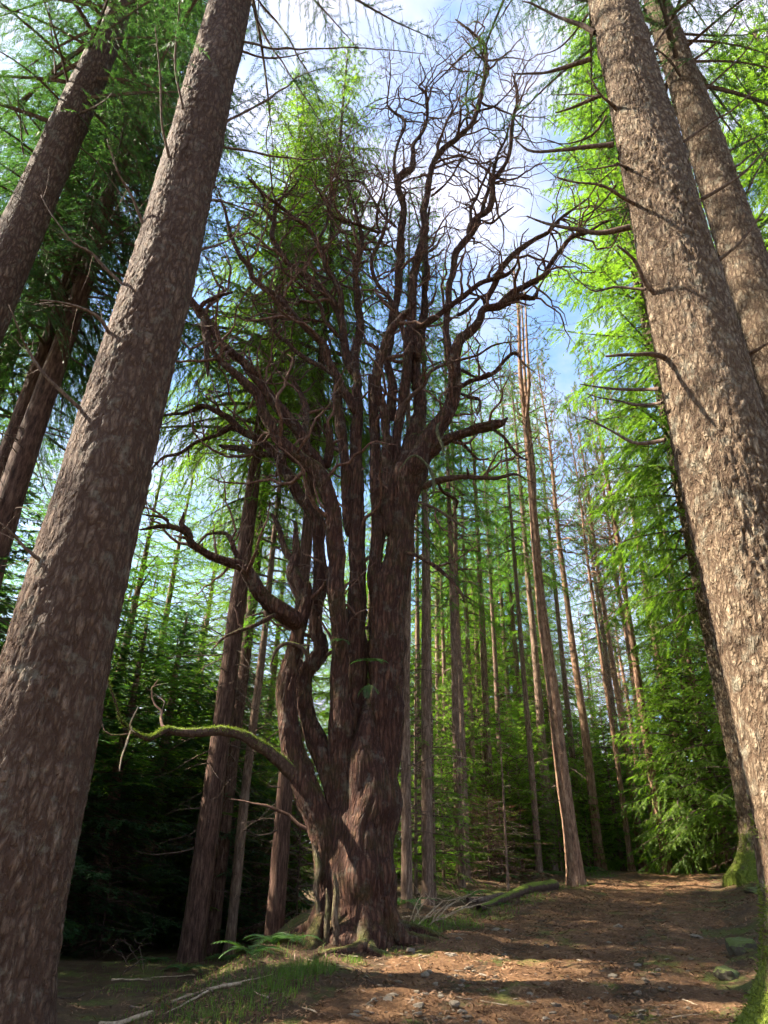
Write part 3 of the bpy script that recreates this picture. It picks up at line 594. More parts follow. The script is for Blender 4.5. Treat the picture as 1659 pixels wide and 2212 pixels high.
# ------------------------------------------------------------------ conifers
def leaf_spray(g, tbase, tdir, tlen, nrm, rng, gap, ll, lw, droop, m=0):
    cnt = np.maximum(4, (tlen / (gap * 0.5)).astype(int)); idx = np.repeat(np.arange(len(tlen)), cnt)
    j = np.concatenate([np.arange(c) for c in cnt]); s = (j + 0.6) / cnt[idx]
    T = tdir[idx]; pos = tbase[idx] + T * (tlen[idx] * s)[:, None]; pos[:, 2] -= droop * (tlen[idx] * s) ** 2
    N = nrm[idx]; side = np.cross(T, N) * np.where(j % 2, 1, -1)[:, None]
    D = T * 0.72 + side * (0.72 * (1 - 0.6 * s ** 3))[:, None] + rng.normal(size=T.shape) * 0.16; D[:, 2] -= 0.12 + droop * 0.5 * tlen[idx] * s
    D /= np.linalg.norm(D, axis=1)[:, None]
    W = np.cross(D, N + rng.normal(size=T.shape) * 0.45); W /= np.linalg.norm(W, axis=1)[:, None] + 1e-9
    L = (ll * rng.uniform(0.65, 1.3, len(s)) * (1 - 0.35 * s))[:, None]; W = W * (lw * 0.62 * rng.uniform(0.7, 1.2, len(s)))[:, None]
    V = np.stack([pos - W, pos + W, pos + D * L], 1).reshape(-1, 3)
    k = np.arange(len(s))[:, None] * 3
    g.add(V, t=np.concatenate([k, k + 1, k + 2], 1), m=m)

def conifer_branch(g, p, az, L, pitch, droop, rng, gap=0.045, ll=0.10, lw=0.016, twgap=0.11, hang=0.25, start=0.15, wood_r=None, m_leaf=0, m_wood=1, tw=0.40):
    n = 8; P = [np.array(p, float)]; h = np.array([math.cos(az), math.sin(az), 0]); sway = rng.normal() * 0.10
    for k in range(n):
        pt = pitch - droop * (k / n) + (0.25 * droop if k > n * 0.7 else 0)
        a2 = az + sway * k / 3; hh = np.array([math.cos(a2), math.sin(a2), 0])
        P.append(P[-1] + (hh * math.cos(pt) + np.array([0, 0, math.sin(pt)])) * L / n)
    P = np.array(P); r0 = wood_r or (0.008 + 0.011 * L)
    tube(g, P, np.linspace(r0, 0.003, n + 1), 4, m=m_wood, cap=False)
    nt_ = max(4, int(L * (1 - start) / twgap)); t = np.linspace(start, 0.985, nt_) + rng.uniform(-0.5, 0.5, nt_) * 0.6 / nt_
    t = np.clip(t, 0, 0.999); x = t * n; i = x.astype(int); f = (x - i)[:, None]
    base = P[i] * (1 - f) + P[i + 1] * f; T = P[i + 1] - P[i]; T /= np.linalg.norm(T, axis=1)[:, None]
    up = np.array([0, 0, 1.0]); side = np.cross(T, up); side /= np.linalg.norm(side, axis=1)[:, None] + 1e-9
    nrm = np.cross(side, T)
    sg = np.where(np.arange(nt_) % 2, 1.0, -1.0)[:, None]
    td = T * rng.uniform(0.45, 0.8, (nt_, 1)) + side * sg * rng.uniform(0.7, 1.0, (nt_, 1)) + rng.normal(size=(nt_, 3)) * 0.12; td[:, 2] -= hang * rng.uniform(0.4, 1.6, nt_)
    td /= np.linalg.norm(td, axis=1)[:, None]
    tl = (L * tw * (1 - t) ** 0.75 * rng.uniform(0.6, 1.15, nt_) + 0.10) * np.minimum(1, t / 0.3 + 0.35)
    # the leading shoot
    base = np.vstack([base, P[-2]]); td = np.vstack([td, unit(P[-1] - P[-2])]); tl = np.append(tl, L / n + 0.1); nrm = np.vstack([nrm, nrm[-1]])
    nrm = nrm + rng.normal(size=nrm.shape) * 0.2; nrm /= np.linalg.norm(nrm, axis=1)[:, None]
    leaf_spray(g, base, td, tl, nrm, rng, gap, ll, lw, 0.35, m_leaf)
    # twig wood as slim slivers
    W = np.cross(td, nrm) * 0.0035; e = base + td * tl[:, None]; e[:, 2] -= 0.35 * tl ** 2
    k = np.arange(len(tl))[:, None] * 3
    g.add(np.stack([base + W, base - W, e], 1).reshape(-1, 3), t=np.concatenate([k, k + 1, k + 2], 1), m=m_wood)

def crown_mesh(name, seed, H, z0, Lmax, nb, mats, gap=0.05, ll=0.11, lw=0.018, twgap=0.12, droop=0.6, hang=0.3, shape=0.8, p_lo=-0.15, p_hi=0.6, bare=0.2, tw=0.40, lowpow=1.0, sides=None):
    rng = np.random.default_rng(seed); g = Geo()
    for k in range(nb):
        u = ((k + rng.uniform(0, 1)) / nb) ** lowpow; z = z0 + (H - z0) * u
        az = k * 2.39996 + rng.normal() * 0.35
        L = Lmax * (1 - u) ** shape * rng.uniform(0.62, 1.15) * (0.75 + 0.25 * min(1, u / 0.15)) + 0.22
        conifer_branch(g, (0.02 * math.cos(az), 0.02 * math.sin(az), z), az, L, p_lo + (p_hi - p_lo) * u + rng.normal() * 0.10, droop * rng.uniform(0.7, 1.3) * (1 - 0.6 * u), rng, gap, ll, lw, twgap, hang, bare if u < 0.5 else 0.1, tw=tw)
    return g.mesh(name, mats, smooth=False)
def pine_crown(name, seed, H, z0, Lmax, nb, mats):
    rng = np.random.default_rng(seed); g = Geo()
    for k in range(nb):
        u = ((k + rng.uniform(0, 1)) / nb); z = z0 + (H - z0) * u; az = k * 2.4 + rng.normal() * 0.4
        L = Lmax * (1 - 0.75 * u) * rng.uniform(0.6, 1.15) + 0.2
        P, R = crooked(np.array([0, 0, z]), np.array([math.cos(az), math.sin(az), 0.1 + 0.5 * u]), L, 0.012 + 0.009 * L, 7, 0.08, 0.22, rng)
        tube(g, P, R, 4, m=1, cap=False)
        for b in range(int(3 + L * 4)):
            i = rng.integers(3, 8); Q, S = crooked(P[i], rng.normal(size=3) * 0.7 + (P[i] - P[i - 1]) * 3 + np.array([0, 0, .2]), rng.uniform(.18, .45), 0.005, 3, 0.12, 0.25, rng)
            tube(g, Q, S, 3, m=1, cap=False)
            m = 26; s = rng.uniform(0.25, 1, m) * 3; ii = np.minimum(s.astype(int), 2); f = (s - ii)[:, None]
            pos = Q[ii] * (1 - f) + Q[ii + 1] * f
            D = rng.normal(size=(m, 3)) + unit(Q[-1] - Q[0]) * 1.3; D /= np.linalg.norm(D, axis=1)[:, None]
            W = np.cross(D, rng.normal(size=(m, 3))); W /= np.linalg.norm(W, axis=1)[:, None]
            ln = rng.uniform(0.06, 0.12, (m, 1)); kk = np.arange(m)[:, None] * 3
            g.add(np.stack([pos - W * 0.008, pos + W * 0.008, pos + D * ln], 1).reshape(-1, 3), t=np.concatenate([kk, kk + 1, kk + 2], 1), m=0)
    return g.mesh(name, mats, smooth=False)
def dead_branches(name, seed, z0, z1, n, Lm, mats, sub=4):
    rng = np.random.default_rng(seed); g = Geo()
    for k in range(n):
        z = rng.uniform(z0, z1); az = rng.uniform(0, 6.28); L = Lm * rng.uniform(0.25, 1.0)
        P, R = crooked(np.array([0, 0, z]), np.array([math.cos(az), math.sin(az), rng.uniform(-0.35, 0.25)]), L, 0.006 + 0.006 * L, 6, -0.03, 0.10, rng)
        tube(g, P, R, 4, cap=False)
        for b in range(rng.integers(1, sub + 1)):
            i = rng.integers(2, 6); Q, S = crooked(P[i], (P[i] - P[i - 1]) * 4 / L + rng.normal(size=3) * 0.6, L * rng.uniform(0.2, 0.45), 0.005, 4, -0.05, 0.15, rng)
            tube(g, Q, S, 3, cap=False)
    return g.mesh(name, mats, smooth=True)
def slim_trunk(name, seed, H, r0, mat, ns=12, wob=0.05, flare=0.35, fork=None):
    rng = np.random.default_rng(seed); g = Geo(); z = np.concatenate([np.linspace(-0.7, 1.5, 12), np.linspace(1.8, H, 44)])
    P = np.stack([wob * vnoise(z * 0.25, seed, 1, 1), wob * vnoise(z * 0.25, seed, 5, 1), z], 1)
    R = r0 * (1 - 0.86 * np.clip(z / H, 0, 1) ** 1.15) * (1 + 0.05 * vnoise(z * 2, seed, 2, 2)) + r0 * flare * np.exp(-np.clip(z + 0.1, 0, 9) / 0.28)
    def dp(P, th, rad):
        c, s = np.cos(th)[None], np.sin(th)[None]; zz = P[:, 2][:, None]
        return rad * (1 + 0.07 * vnoise(c * 2 + seed, s * 2, zz * 1.3, 4) + 0.12 * np.exp(-np.clip(zz, 0, 9) / 0.3) * np.cos(4 * th[None] + seed)), None
    tube(g, P, R, ns, disp=dp)
    if fork:
        for zf, az, sp, rr in fork:
            zz = np.linspace(zf - 0.4, H * 0.93, 16); k = np.clip((zz - zf) / 2.5, 0, 1); k = k * k * (3 - 2 * k)
            Q = np.stack([np.interp(zz, z, P[:, 0]) + math.cos(az) * sp * k + 0.1 * vnoise(zz * 0.6, seed, az, 2), np.interp(zz, z, P[:, 1]) + math.sin(az) * sp * k, zz], 1)
            tube(g, Q, r0 * rr * (1 - 0.85 * (zz - zf + .4) / (H - zf)), 9)
    return g.mesh(name, mat)

# ---- the big firs near the camera
def near_trunk(root, base, H, r_at, ns, lean=(0, 0), mat=M_FIR, seed=1.0, flare=(0.5, 0.45, 5), amp=0.022, zmax=None):
    g = Geo(); zmax = zmax or H; step = 0.029 if ns > 120 else 0.055
    z = np.concatenate([np.arange(-0.8, min(zmax, 17), step), np.arange(min(zmax, 17), H, 0.4)])
    P = np.stack([lean[0] * z + 0.05 * vnoise(z * 0.22, seed, 1, 1), lean[1] * z + 0.05 * vnoise(z * 0.22, seed, 7, 1), z], 1)
    R = np.interp(z, *r_at)
    cells = int(2 * np.pi * R[len(R) // 4] / 0.058)
    kr = random.Random(int(seed * 10)); knots = [(kr.uniform(1, 16), kr.uniform(0, 6.28), kr.uniform(.015, .035)) for _ in range(24)]
    tube(g, P, R, ns, disp=bark_disp(seed, amp, cells, 7.0, 0.045, (0.0, *flare), 0.0, knots))
    new_obj('trunk', g.mesh('trunk', mat), root)
    return P, R
def fir_branch(root, pts, Y, r0=0.02, live=False, seed=0, name='branch', dy=0.0, mat=None):
    """a branch traced in the 1659-pixel reading; Y: its distance at the trunk, dy: how much farther its tip reaches"""
    P = np.array([at(x, y, Y + dy * i / max(1, len(pts) - 1)) for i, (x, y) in enumerate(pts)])
    P, R = resample(P, np.linspace(r0, r0 * 0.28, len(P)), 0.09)
    rng = np.random.default_rng(seed + 991); s = np.arange(len(P)) * 0.09
    P = P + np.minimum(1, s / 0.3)[:, None] * 0.018 * np.stack([vnoise(s * 3, seed, k, 5) for k in (1, 2, 3)], 1)
    g = Geo(); tube(g, P, R * (1 + 0.18 * vnoise(s * 6, seed, 3, 3)), 7)
    L = s[-1]
    for k in range(int(3 + L * 4)):
        i = rng.integers(len(P) // 5, len(P)); d = unit(P[i] - P[max(0, i - 2)])
        Q, S = crooked(P[i], d * 0.7 + rng.normal(size=3) * 0.55, rng.uniform(0.15, 0.55), 0.0045, 4, -0.03, 0.16, rng); tube(g, Q, S, 3, m=0, cap=False)
    if live:
        n = int(L / 0.09); i = rng.integers(len(P) // 4, len(P) - 1, n); T = P[i + 1] - P[i]; T /= np.linalg.norm(T, axis=1)[:, None]
        td = T * 0.6 + rng.normal(size=T.shape) * 0.5; td[:, 2] -= 0.3; td /= np.linalg.norm(td, axis=1)[:, None]
        nr = np.cross(td, rng.normal(size=td.shape)); nr /= np.linalg.norm(nr, axis=1)[:, None]
        leaf_spray(g, P[i], td, rng.uniform(0.2, 0.6, n), nr, rng, 0.035, 0.085, 0.011, 0.4, 1)
    return new_obj(name, g.mesh(name, [mat or M_TWIG, M_LEAF_DARK], origin=root.location), root)

def base_from(px, py, Y):
    p = at(px, py, Y); return np.array([p[0], p[1], gz(p[0], p[1])])

# the leaning-looking fir in front of everything, photo left
b1 = base_from(120, 1480, 6.18)
fir_l = thing('fir_tree', 'broad brown fir trunk rising beside the low mossy limb', 'tree', b1)
near_trunk(fir_l, b1, 27, ([-1, 0, 0.7, 3, 9, 15, 27], [.60, .55, .51, .445, .378, .335, .09]), 215, mat=M_FIR_B, seed=2.3, amp=0.022)
for k, (pts, Y, dy, live) in enumerate([
        ([(475, 275), (575, 215), (650, 165), (720, 140)], 6.2, .8, True), ([(525, 90), (600, 105), (700, 103), (830, 105), (930, 118)], 6.2, 1.4, False), ([(520, 110), (600, 125), (665, 110)], 6.3, .3, False),
        ([(310, 485), (280, 420), (255, 375), (235, 300)], 6.0, -.6, False), ([(270, 620), (205, 555), (150, 520), (90, 420)], 6.0, -.4, False), ([(185, 892), (115, 828), (60, 750), (45, 720), (20, 660)], 5.9, -.6, False),
        ([(95, 1215), (60, 1190), (25, 1150), (0, 1130)], 5.8, -.3, False), ([(470, 315), (540, 325), (640, 345), (760, 340)], 6.4, 1.0, False), ([(420, 540), (460, 530), (500, 515), (520, 490)], 6.4, .4, False),
        ([(545, 10), (580, 90), (640, 180), (700, 280)], 6.4, .6, True), ([(550, -10), (610, 60), (660, 150), (690, 220)], 6.5, .9, True), ([(440, 430), (500, 440), (570, 470)], 6.4, .8, False),
        ([(365, 340), (350, 260), (345, 160), (335, 60)], 5.8, -.9, False), ([(240, 730), (215, 690), (150, 660), (90, 650)], 5.9, -.5, False), ([(395, 235), (380, 150), (382, 60), (386, -20)], 5.8, -.8, True)]):
    fir_branch(fir_l, pts, Y, 0.022, live, 10 + k, dy=dy)

# photo right: the big fir, its partner behind and the one beyond
bA = base_from(1530, 800, 5.55)
fir_a = thing('fir_tree', 'massive fir with scaly tan bark and mossy foot at path edge', 'tree', bA)
near_trunk(fir_a, bA, 28, ([-1, 0, 0.7, 3, 6, 10, 14, 28], [.60, .555, .52, .455, .41, .36, .33, .09]), 230, seed=5.1, amp=0.027, flare=(0.42, 0.55, 5))
for k, (pts, dy, r0) in enumerate([
        ([(1325, 312), (1265, 317), (1205, 328), (1140, 320), (1112, 300)], .5, .034), ([(1362, 490), (1295, 500), (1235, 495), (1180, 485), (1140, 470)], .5, .036), ([(1285, 70), (1230, 48), (1180, 25), (1130, 2)], .4, .04),
        ([(1278, 127), (1220, 145), (1180, 155), (1130, 162), (1108, 162)], .6, .034), ([(1298, 205), (1245, 232), (1200, 245)], .2, .03), ([(1290, 210), (1240, 205), (1190, 203)], .3, .016), ([(1345, 248), (1320, 225), (1295, 200), (1270, 150)], -.4, .03),
        ([(1360, 368), (1330, 352)], -.3, .03), ([(1385, 450), (1350, 428), (1300, 400), (1205, 385)], -.5, .03), ([(1335, 355), (1290, 365), (1250, 370)], .2, .015), ([(1445, 665), (1395, 612), (1370, 560), (1330, 530)], -.5, .036),
        ([(1395, 625), (1330, 622), (1280, 625), (1240, 600)], .5, .018), ([(1475, 795), (1420, 770), (1370, 768), (1310, 770)], -.3, .035), ([(1425, 840), (1370, 842), (1310, 838), (1250, 830)], .7, .022), ([(1430, 870), (1380, 878), (1330, 868), (1270, 850)], .8, .02),
        ([(1437, 950), (1390, 955), (1340, 940), (1290, 915), (1260, 900)], .7, .022), ([(1310, 250), (1280, 290), (1220, 310), (1170, 300)], .5, .018), ([(1330, 400), (1290, 450), (1240, 480)], .6, .016), ([(1270, 30), (1225, 90), (1160, 120)], .7, .02),
        ([(1500, 440), (1560, 405), (1620, 360), (1660, 320)], -.3, .026), ([(1455, 320), (1500, 290), (1560, 250), (1640, 190)], -.2, .024), ([(1400, 120), (1440, 60), (1480, 20)], -.2, .022), ([(1545, 570), (1600, 520), (1660, 440)], -.3, .026), ([(1610, 770), (1660, 740)], -.2, .03)]):
    fir_branch(fir_a, pts, 5.55, r0, False, 40 + k, dy=dy)
hB = ground_hit(1672, 1892)
bB = np.array([hB[0], hB[1], gz(hB[0], hB[1])])
fir_b = thing('fir_tree', 'fir with bright moss on its spreading foot, behind the massive tan fir', 'tree', bB)
near_trunk(fir_b, bB, 30, ([-1, 0, 0.7, 3, 10, 18, 30], [.58, .50, .46, .42, .36, .27, .05]), 96, seed=8.7, amp=0.03, flare=(0.45, 0.9, 5))
bC = base_from(1550, 400, 8.0)
fir_c = thing('fir_tree', 'sunlit pale-barked fir at upper right corner behind the massive fir', 'tree', bC)
near_trunk(fir_c, bC, 29, ([-1, 0, 0.7, 3, 10, 16, 29], [.50, .45, .42, .385, .335, .285, .07]), 120, seed=11.9, amp=0.026)
for k, (pts, dy, r0) in enumerate([([(1455, 70), (1520, 75), (1590, 78), (1659, 60)], .2, .03), ([(1485, 140), (1540, 100), (1580, 50), (1600, 0)], -.4, .028), ([(1535, 350), (1600, 310), (1659, 285)], .2, .032), ([(1400, 160), (1425, 145), (1445, 137)], -.6, .026),
        ([(1580, 480), (1620, 400), (1659, 330)], -.5, .03), ([(1565, 375), (1610, 345), (1659, 310)], .3, .03), ([(1430, 60), (1400, 40), (1370, 0)], -.3, .025), ([(1505, 215), (1550, 170), (1610, 110), (1640, 60)], -.4, .03), ([(1590, 520), (1630, 500), (1659, 480)], .2, .026)]):
    fir_branch(fir_c, pts, 8.0, r0, k % 2 == 0, 80 + k, dy=dy)
b0 = base_from(60, 420, 8.6)
fir_0 = thing('fir_tree', 'smooth grey-brown fir crossing the upper left corner', 'tree', b0)
near_trunk(fir_0, b0, 30, ([-1, 0, 0.7, 3, 10, 16, 30], [.50, .45, .42, .40, .36, .32, .05]), 110, lean=(0.015, 0), mat=M_FIR_B, seed=14.2, amp=0.016)
for k, (pts, dy, r0) in enumerate([([(120, 160), (110, 60), (100, -20)], -.6, .022), ([(60, 290), (20, 220), (0, 180)], -.3, .024), ([(50, 330), (45, 250), (35, 180)], -.5, .02), ([(20, 440), (60, 480), (110, 560)], .5, .018), ([(240, 80), (300, 150), (345, 270)], .7, .022), ([(150, 300), (200, 340), (260, 420), (300, 500)], .8, .02)]):
    fir_branch(fir_0, pts, 8.6, r0, True, 100 + k, dy=dy)

# crowns of the firs: hanging dark sprays high up
FM = [M_LEAF_DARK, M_TWIG]
cr1 = crown_mesh('crown', 101, 29, 15.5, 4.0, 60, FM, gap=0.045, ll=0.11, lw=0.013, twgap=0.10, droop=0.75, hang=0.55, p_lo=-0.15, bare=0.25, tw=0.34, shape=0.6)
cr2 = crown_mesh('crown', 102, 34, 14.5, 4.3, 115, FM, gap=0.048, ll=0.12, lw=0.016, twgap=0.10, droop=0.7, hang=0.6, p_lo=-0.15, bare=0.22, tw=0.36, shape=0.6)
crB = crown_mesh('crown', 103, 38, 6.5, 4.4, 230, [M_LEAF_LIME, M_TWIG], gap=0.058, ll=0.19, lw=0.032, twgap=0.105, droop=0.6, hang=0.4, p_lo=-0.1, bare=0.18, tw=0.42, shape=0.55)
for root, me, rz in ((fir_l, cr1, 0.4), (fir_a, cr1, 2.0), (fir_c, cr2, 1.1), (fir_0, cr2, 3.0), (fir_b, crB, 0.0)):
    new_obj('crown', me, root).rotation_euler = (0, 0, rz)
new_obj('dead_branch_whorls', dead_branches('dead_branch_whorls', 120, 2.0, 8.0, 40, 1.6, M_TWIG), fir_b)['kind'] = 'stuff'

# ---- kinds of forest conifer, built once each
LM, LIME, DK = [M_LEAF, M_TWIG], [M_LEAF_LIME, M_TWIG], [M_LEAF_DARK, M_TWIG]
def kind(name, trunk, crown, dead):
    r = thing(name, 'source', 'tree', (0, 0, 0)); new_obj('trunk', trunk, r); new_obj('crown', crown, r)
    if dead: new_obj('dead_branch_whorls', dead, r)['kind'] = 'stuff'
    return r
KIND = {
    'spruce_a': kind('spruce_tree', slim_trunk('trunk', 1, 22, .20, M_SPRUCE), crown_mesh('crown', 201, 22, 8.5, 3.0, 95, LM, gap=.06, ll=.17, lw=.022, twgap=.11, shape=.65), dead_branches('dead_branch_whorls', 301, .8, 8, 90, 1.7, M_TWIG)),
    'spruce_b': kind('spruce_tree', slim_trunk('trunk', 2, 21, .19, M_SPRUCE), crown_mesh('crown', 202, 21, 3.0, 3.4, 125, LIME, gap=.06, ll=.18, lw=.024, twgap=.115, droop=.5, shape=.7), dead_branches('dead_branch_whorls', 302, .8, 6, 80, 1.6, M_TWIG)),
    'spruce_c': kind('spruce_tree', slim_trunk('trunk', 3, 24, .21, M_SPRUCE), crown_mesh('crown', 203, 24, 11.5, 2.7, 80, LM, gap=.06, ll=.17, lw=.022, twgap=.11, droop=.8, shape=.6), dead_branches('dead_branch_whorls', 303, 1.5, 13, 90, 1.5, M_TWIG)),
    'hemlock': kind('hemlock_tree', slim_trunk('trunk', 4, 31, .30, M_DARKBARK, 16, flare=.2), crown_mesh('crown', 204, 32, 11.5, 4.8, 190, DK, gap=.05, ll=.14, lw=.019, twgap=.10, droop=.7, hang=.5, shape=.55), dead_branches('dead_branch_whorls', 304, 1.2, 9, 70, 2.2, M_TWIG)),
    'cedar': kind('hemlock_tree', slim_trunk('trunk', 5, 28, .36, M_DARKBARK, 16, flare=.15), crown_mesh('crown', 205, 28, 11.5, 7.2, 145, LIME, gap=.085, ll=.27, lw=.038, twgap=.16, droop=.6, hang=.45, shape=.7), dead_branches('dead_branch_whorls', 305, 1.5, 8, 60, 2.2, M_TWIG)),
    'pine': kind('pine_tree', slim_trunk('trunk', 6, 21, .19, M_PINE, wob=.22), pine_crown('crown', 206, 21, 11.0, 2.4, 75, [M_LEAF_PINE, M_PINE]), dead_branches('dead_branch_whorls', 306, 2, 13, 60, 1.7, M_TWIG)),
    'pine_fork': kind('pine_tree', slim_trunk('trunk', 7, 22, .24, M_PINE, wob=.15, fork=[(10.5, 2.6, .75, .55), (13.5, 0.4, .5, .4)]), pine_crown('crown', 207, 22.5, 14, 1.8, 50, [M_LEAF_PINE, M_PINE]), dead_branches('dead_branch_whorls', 307, 2, 15, 70, 1.7, M_TWIG)),
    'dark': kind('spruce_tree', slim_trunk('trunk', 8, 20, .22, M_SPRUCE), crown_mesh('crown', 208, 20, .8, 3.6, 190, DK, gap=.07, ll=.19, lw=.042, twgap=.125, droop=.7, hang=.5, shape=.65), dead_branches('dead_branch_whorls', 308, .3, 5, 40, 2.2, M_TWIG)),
    'young': kind('young_spruce', slim_trunk('trunk', 9, 5.2, .045, M_SPRUCE, 8, .04), crown_mesh('crown', 209, 5.2, .4, 1.4, 75, LIME, gap=.05, ll=.12, lw=.024, twgap=.085, droop=.4), None),
    'understory': kind('young_hemlock', slim_trunk('trunk', 10, 9.0, .09, M_SPRUCE, 8, .08), crown_mesh('crown', 210, 9.0, .5, 2.6, 130, LIME, gap=.055, ll=.14, lw=.030, twgap=.095, droop=.7, hang=.6, tw=.45), None),
    'sapling': kind('bare_sapling', slim_trunk('trunk', 11, 8.0, .035, M_SPRUCE, 7, .05), crown_mesh('crown', 211, 8.0, 5.2, .8, 26, LM, gap=.05, ll=.11, lw=.02, twgap=.09), dead_branches('dead_branch_whorls', 311, .6, 5.5, 34, .8, M_PALETWIG, 3)),
    'brush': kind('bare_thicket_shrub', slim_trunk('trunk', 12, 3.4, .03, M_TWIG, 6, .1), crown_mesh('crown', 212, 3.2, .15, 1.5, 44, [M_BROWNNEEDLE, M_TWIG], gap=.07, ll=.12, lw=.02, twgap=.10, droop=.3, hang=.2), dead_branches('dead_branch_whorls', 312, .05, 3.0, 26, 1.5, M_TWIG, 6)),
}
for k, o in KIND.items(): o['category'] = 'sapling' if k in ('young', 'understory', 'sapling') else 'shrub' if k == 'brush' else 'tree'
used = set()
trng = random.Random(5)
def plant(kind, x, y, label, s=1.0, sz=None, group=None):
    src = KIND[kind]; loc = (x, y, gz(x, y)); rz = trng.uniform(0, 6.28); sc = (s, s, sz or s)
    if kind not in used:
        used.add(kind); src.location = loc; src.rotation_euler = (0, 0, rz); src.scale = sc; src['label'] = label
        if group: src['group'] = group
        return src
    return copy_tree(src, loc, rz, sc, label, group)
def plant_px(kind, px, py, label, s=1.0, sz=None, Y=None, group=None):
    """by the pixel of its foot, or (with Y) of any point of its trunk seen Y metres away"""
    p = at(px, py, Y) if Y else ground_hit(px, py)
    return plant(kind, float(p[0]), float(p[1]), label, s, sz, group)

# behind the old tree, photo left to right
plant_px('hemlock', 90, 884, 'dark fir standing behind the left-hand trunks, twin stemmed', .95, 1.05, Y=11.5)
plant_px('hemlock', 55, 884, 'slimmer stem close against the dark twin-stemmed fir', .8, 1.0, Y=11.9)
plant_px('cedar', 486, 1500, 'straight dark-footed conifer seen through the gap beside the old tree', .62, .98, Y=15)
plant_px('hemlock', 520, 1500, 'thinner conifer half hidden behind the dark-footed trunk', .55, .85, Y=17.5)
plant_px('spruce_a', 548, 1560, 'very thin conifer between the old tree and dark-footed trunk', .55, .8, Y=16)
plant_px('cedar', 608, 1800, 'tall green-crowned conifer whose trunk hides behind the old tree', .46, 1.03, Y=14.5)
plant_px('hemlock', -250, 1500, 'tall dark conifer past the left edge behind twin stems', .9, .95, Y=13.5)
plant_px('spruce_b', 330, 1500, 'bright green conifer just beside the broad brown fir trunk', 1.0, .80, Y=24)
plant_px('spruce_b', 420, 1500, 'lime-green conifer seen above the long curved limb', 1.05, .80, Y=27)
plant_px('spruce_b', 505, 1500, 'lime conifer right behind the dark-footed trunk', 1.0, .72, Y=23)
plant_px('spruce_b', 585, 1500, 'lime conifer between the dark-footed trunk and old tree', 1.0, .75, Y=26)
plant_px('spruce_a', 250, 1500, 'mid-green conifer partly hidden by the broad brown fir trunk', .95, .62, Y=20)
plant_px('spruce_b', 660, 1500, 'leafy conifer showing between the old stems', .9, .58, Y=25)
plant_px('spruce_b', -40, 1100, 'bright conifer at the left edge behind the twin stems', 1.1, 1.0, Y=21)
plant_px('spruce_a', 100, 1300, 'bluish conifer low behind the left-hand trunks', 1.0, .58, Y=17)
# right of the old tree
R = [('spruce_a', 876, 1960, 'spruce trunk hugging the edge of the old tree', .48, .85), ('spruce_c', 925, 1955, 'grey spruce trunk second from the old tree', .52, .85), ('spruce_c', 995, 1918, 'dark brown spruce behind the pile of dead branches', .46, .8),
     ('spruce_a', 1007, 1905, 'slim spruce tucked behind the dark brown one', .5, .8), ('spruce_c', 1068, 1886, 'sunlit pale spruce with lime sprigs about its foot', .58, .85), ('pine_fork', 1237, 1912, 'forked pine with thick dark foot at the path edge', .80, .95),
     ('pine', 1297, 1880, 'straight brown pine on the path crest edge', .85, 1.03), ('spruce_c', 1262, 1866, 'pale grey trunk between the two path-edge pines', .6, .9), ('pine', 1388, 1870, 'dark slender pine beyond the end of the path', .72, .98),
     ('pine', 1441, 1869, 'sunlit slender pine with grassy foot past the path crest', .75, 1.0), ('spruce_a', 1576, 1862, 'dark trunk beside the moss-footed fir', .6, .75)]
for k, px, py, lab, s, sz in R: plant_px(k, px, py, lab, s, sz)
for k, px, py, Y, lab, s, sz in [('pine', 1400, 1700, 27, 'reddish pine close behind the dark slender pine', .75, .95), ('pine', 1412, 1720, 30, 'thin reddish pine leaning on its sunlit neighbour', .7, .95), ('pine', 1450, 1540, 28, 'orange-barked pine with crown against blue sky', .85, 1.05),
        ('pine', 1503, 1510, 26, 'orange pine nearest the massive tan fir', .8, 1.0), ('spruce_c', 1175, 1640, 24, 'dark trunk just behind the forked pine', .75, .85), ('spruce_a', 1130, 1640, 27, 'shaded trunk between the sunlit spruce and forked pine', .65, .85),
        ('spruce_b', 965, 1790, 21, 'thin lit spruce between the grey and dark brown trunks', .45, .7), ('spruce_b', 1040, 1700, 25, 'leafy lime spruce behind the sunlit pale trunk', .85, .52), ('spruce_c', 1340, 1650, 34, 'bluish spruce in the gap beyond the path crest', .9, .9),
        ('spruce_b', 1480, 1700, 33, 'green spruce closing the view past the path end', .9, .8), ('spruce_b', 905, 1700, 24, 'bright spruce filling the gap beside the old tree', .85, .5)]:
    plant_px(k, px, py, lab, s, sz, Y=Y)
for k, px, py, Y, lab, s_, sz in [('spruce_c', 902, 1700, 19, 'slim lit spruce close to the hugging trunk', .42, .75), ('spruce_c', 950, 1700, 22, 'slim brown spruce behind the tall bare sapling', .5, .85), ('spruce_a', 1022, 1700, 21, 'slim dark spruce left of the sunlit pale trunk', .48, .8), ('spruce_c', 1085, 1700, 23, 'slim spruce just past the sunlit pale trunk', .45, .8),
        ('spruce_c', 1110, 1700, 28, 'thin far spruce past the sunlit trunk', .6, .85), ('spruce_c', 1150, 1700, 21, 'thin dim spruce before the dark gap', .45, .8), ('pine', 1340, 1700, 25, 'thin pine at the bend of the path', .5, .9), ('spruce_c', 1205, 1700, 26, 'slim spruce hidden beside the forked pine', .6, .85)]:
    plant_px(k, px, py, lab, s_, sz, Y=Y)
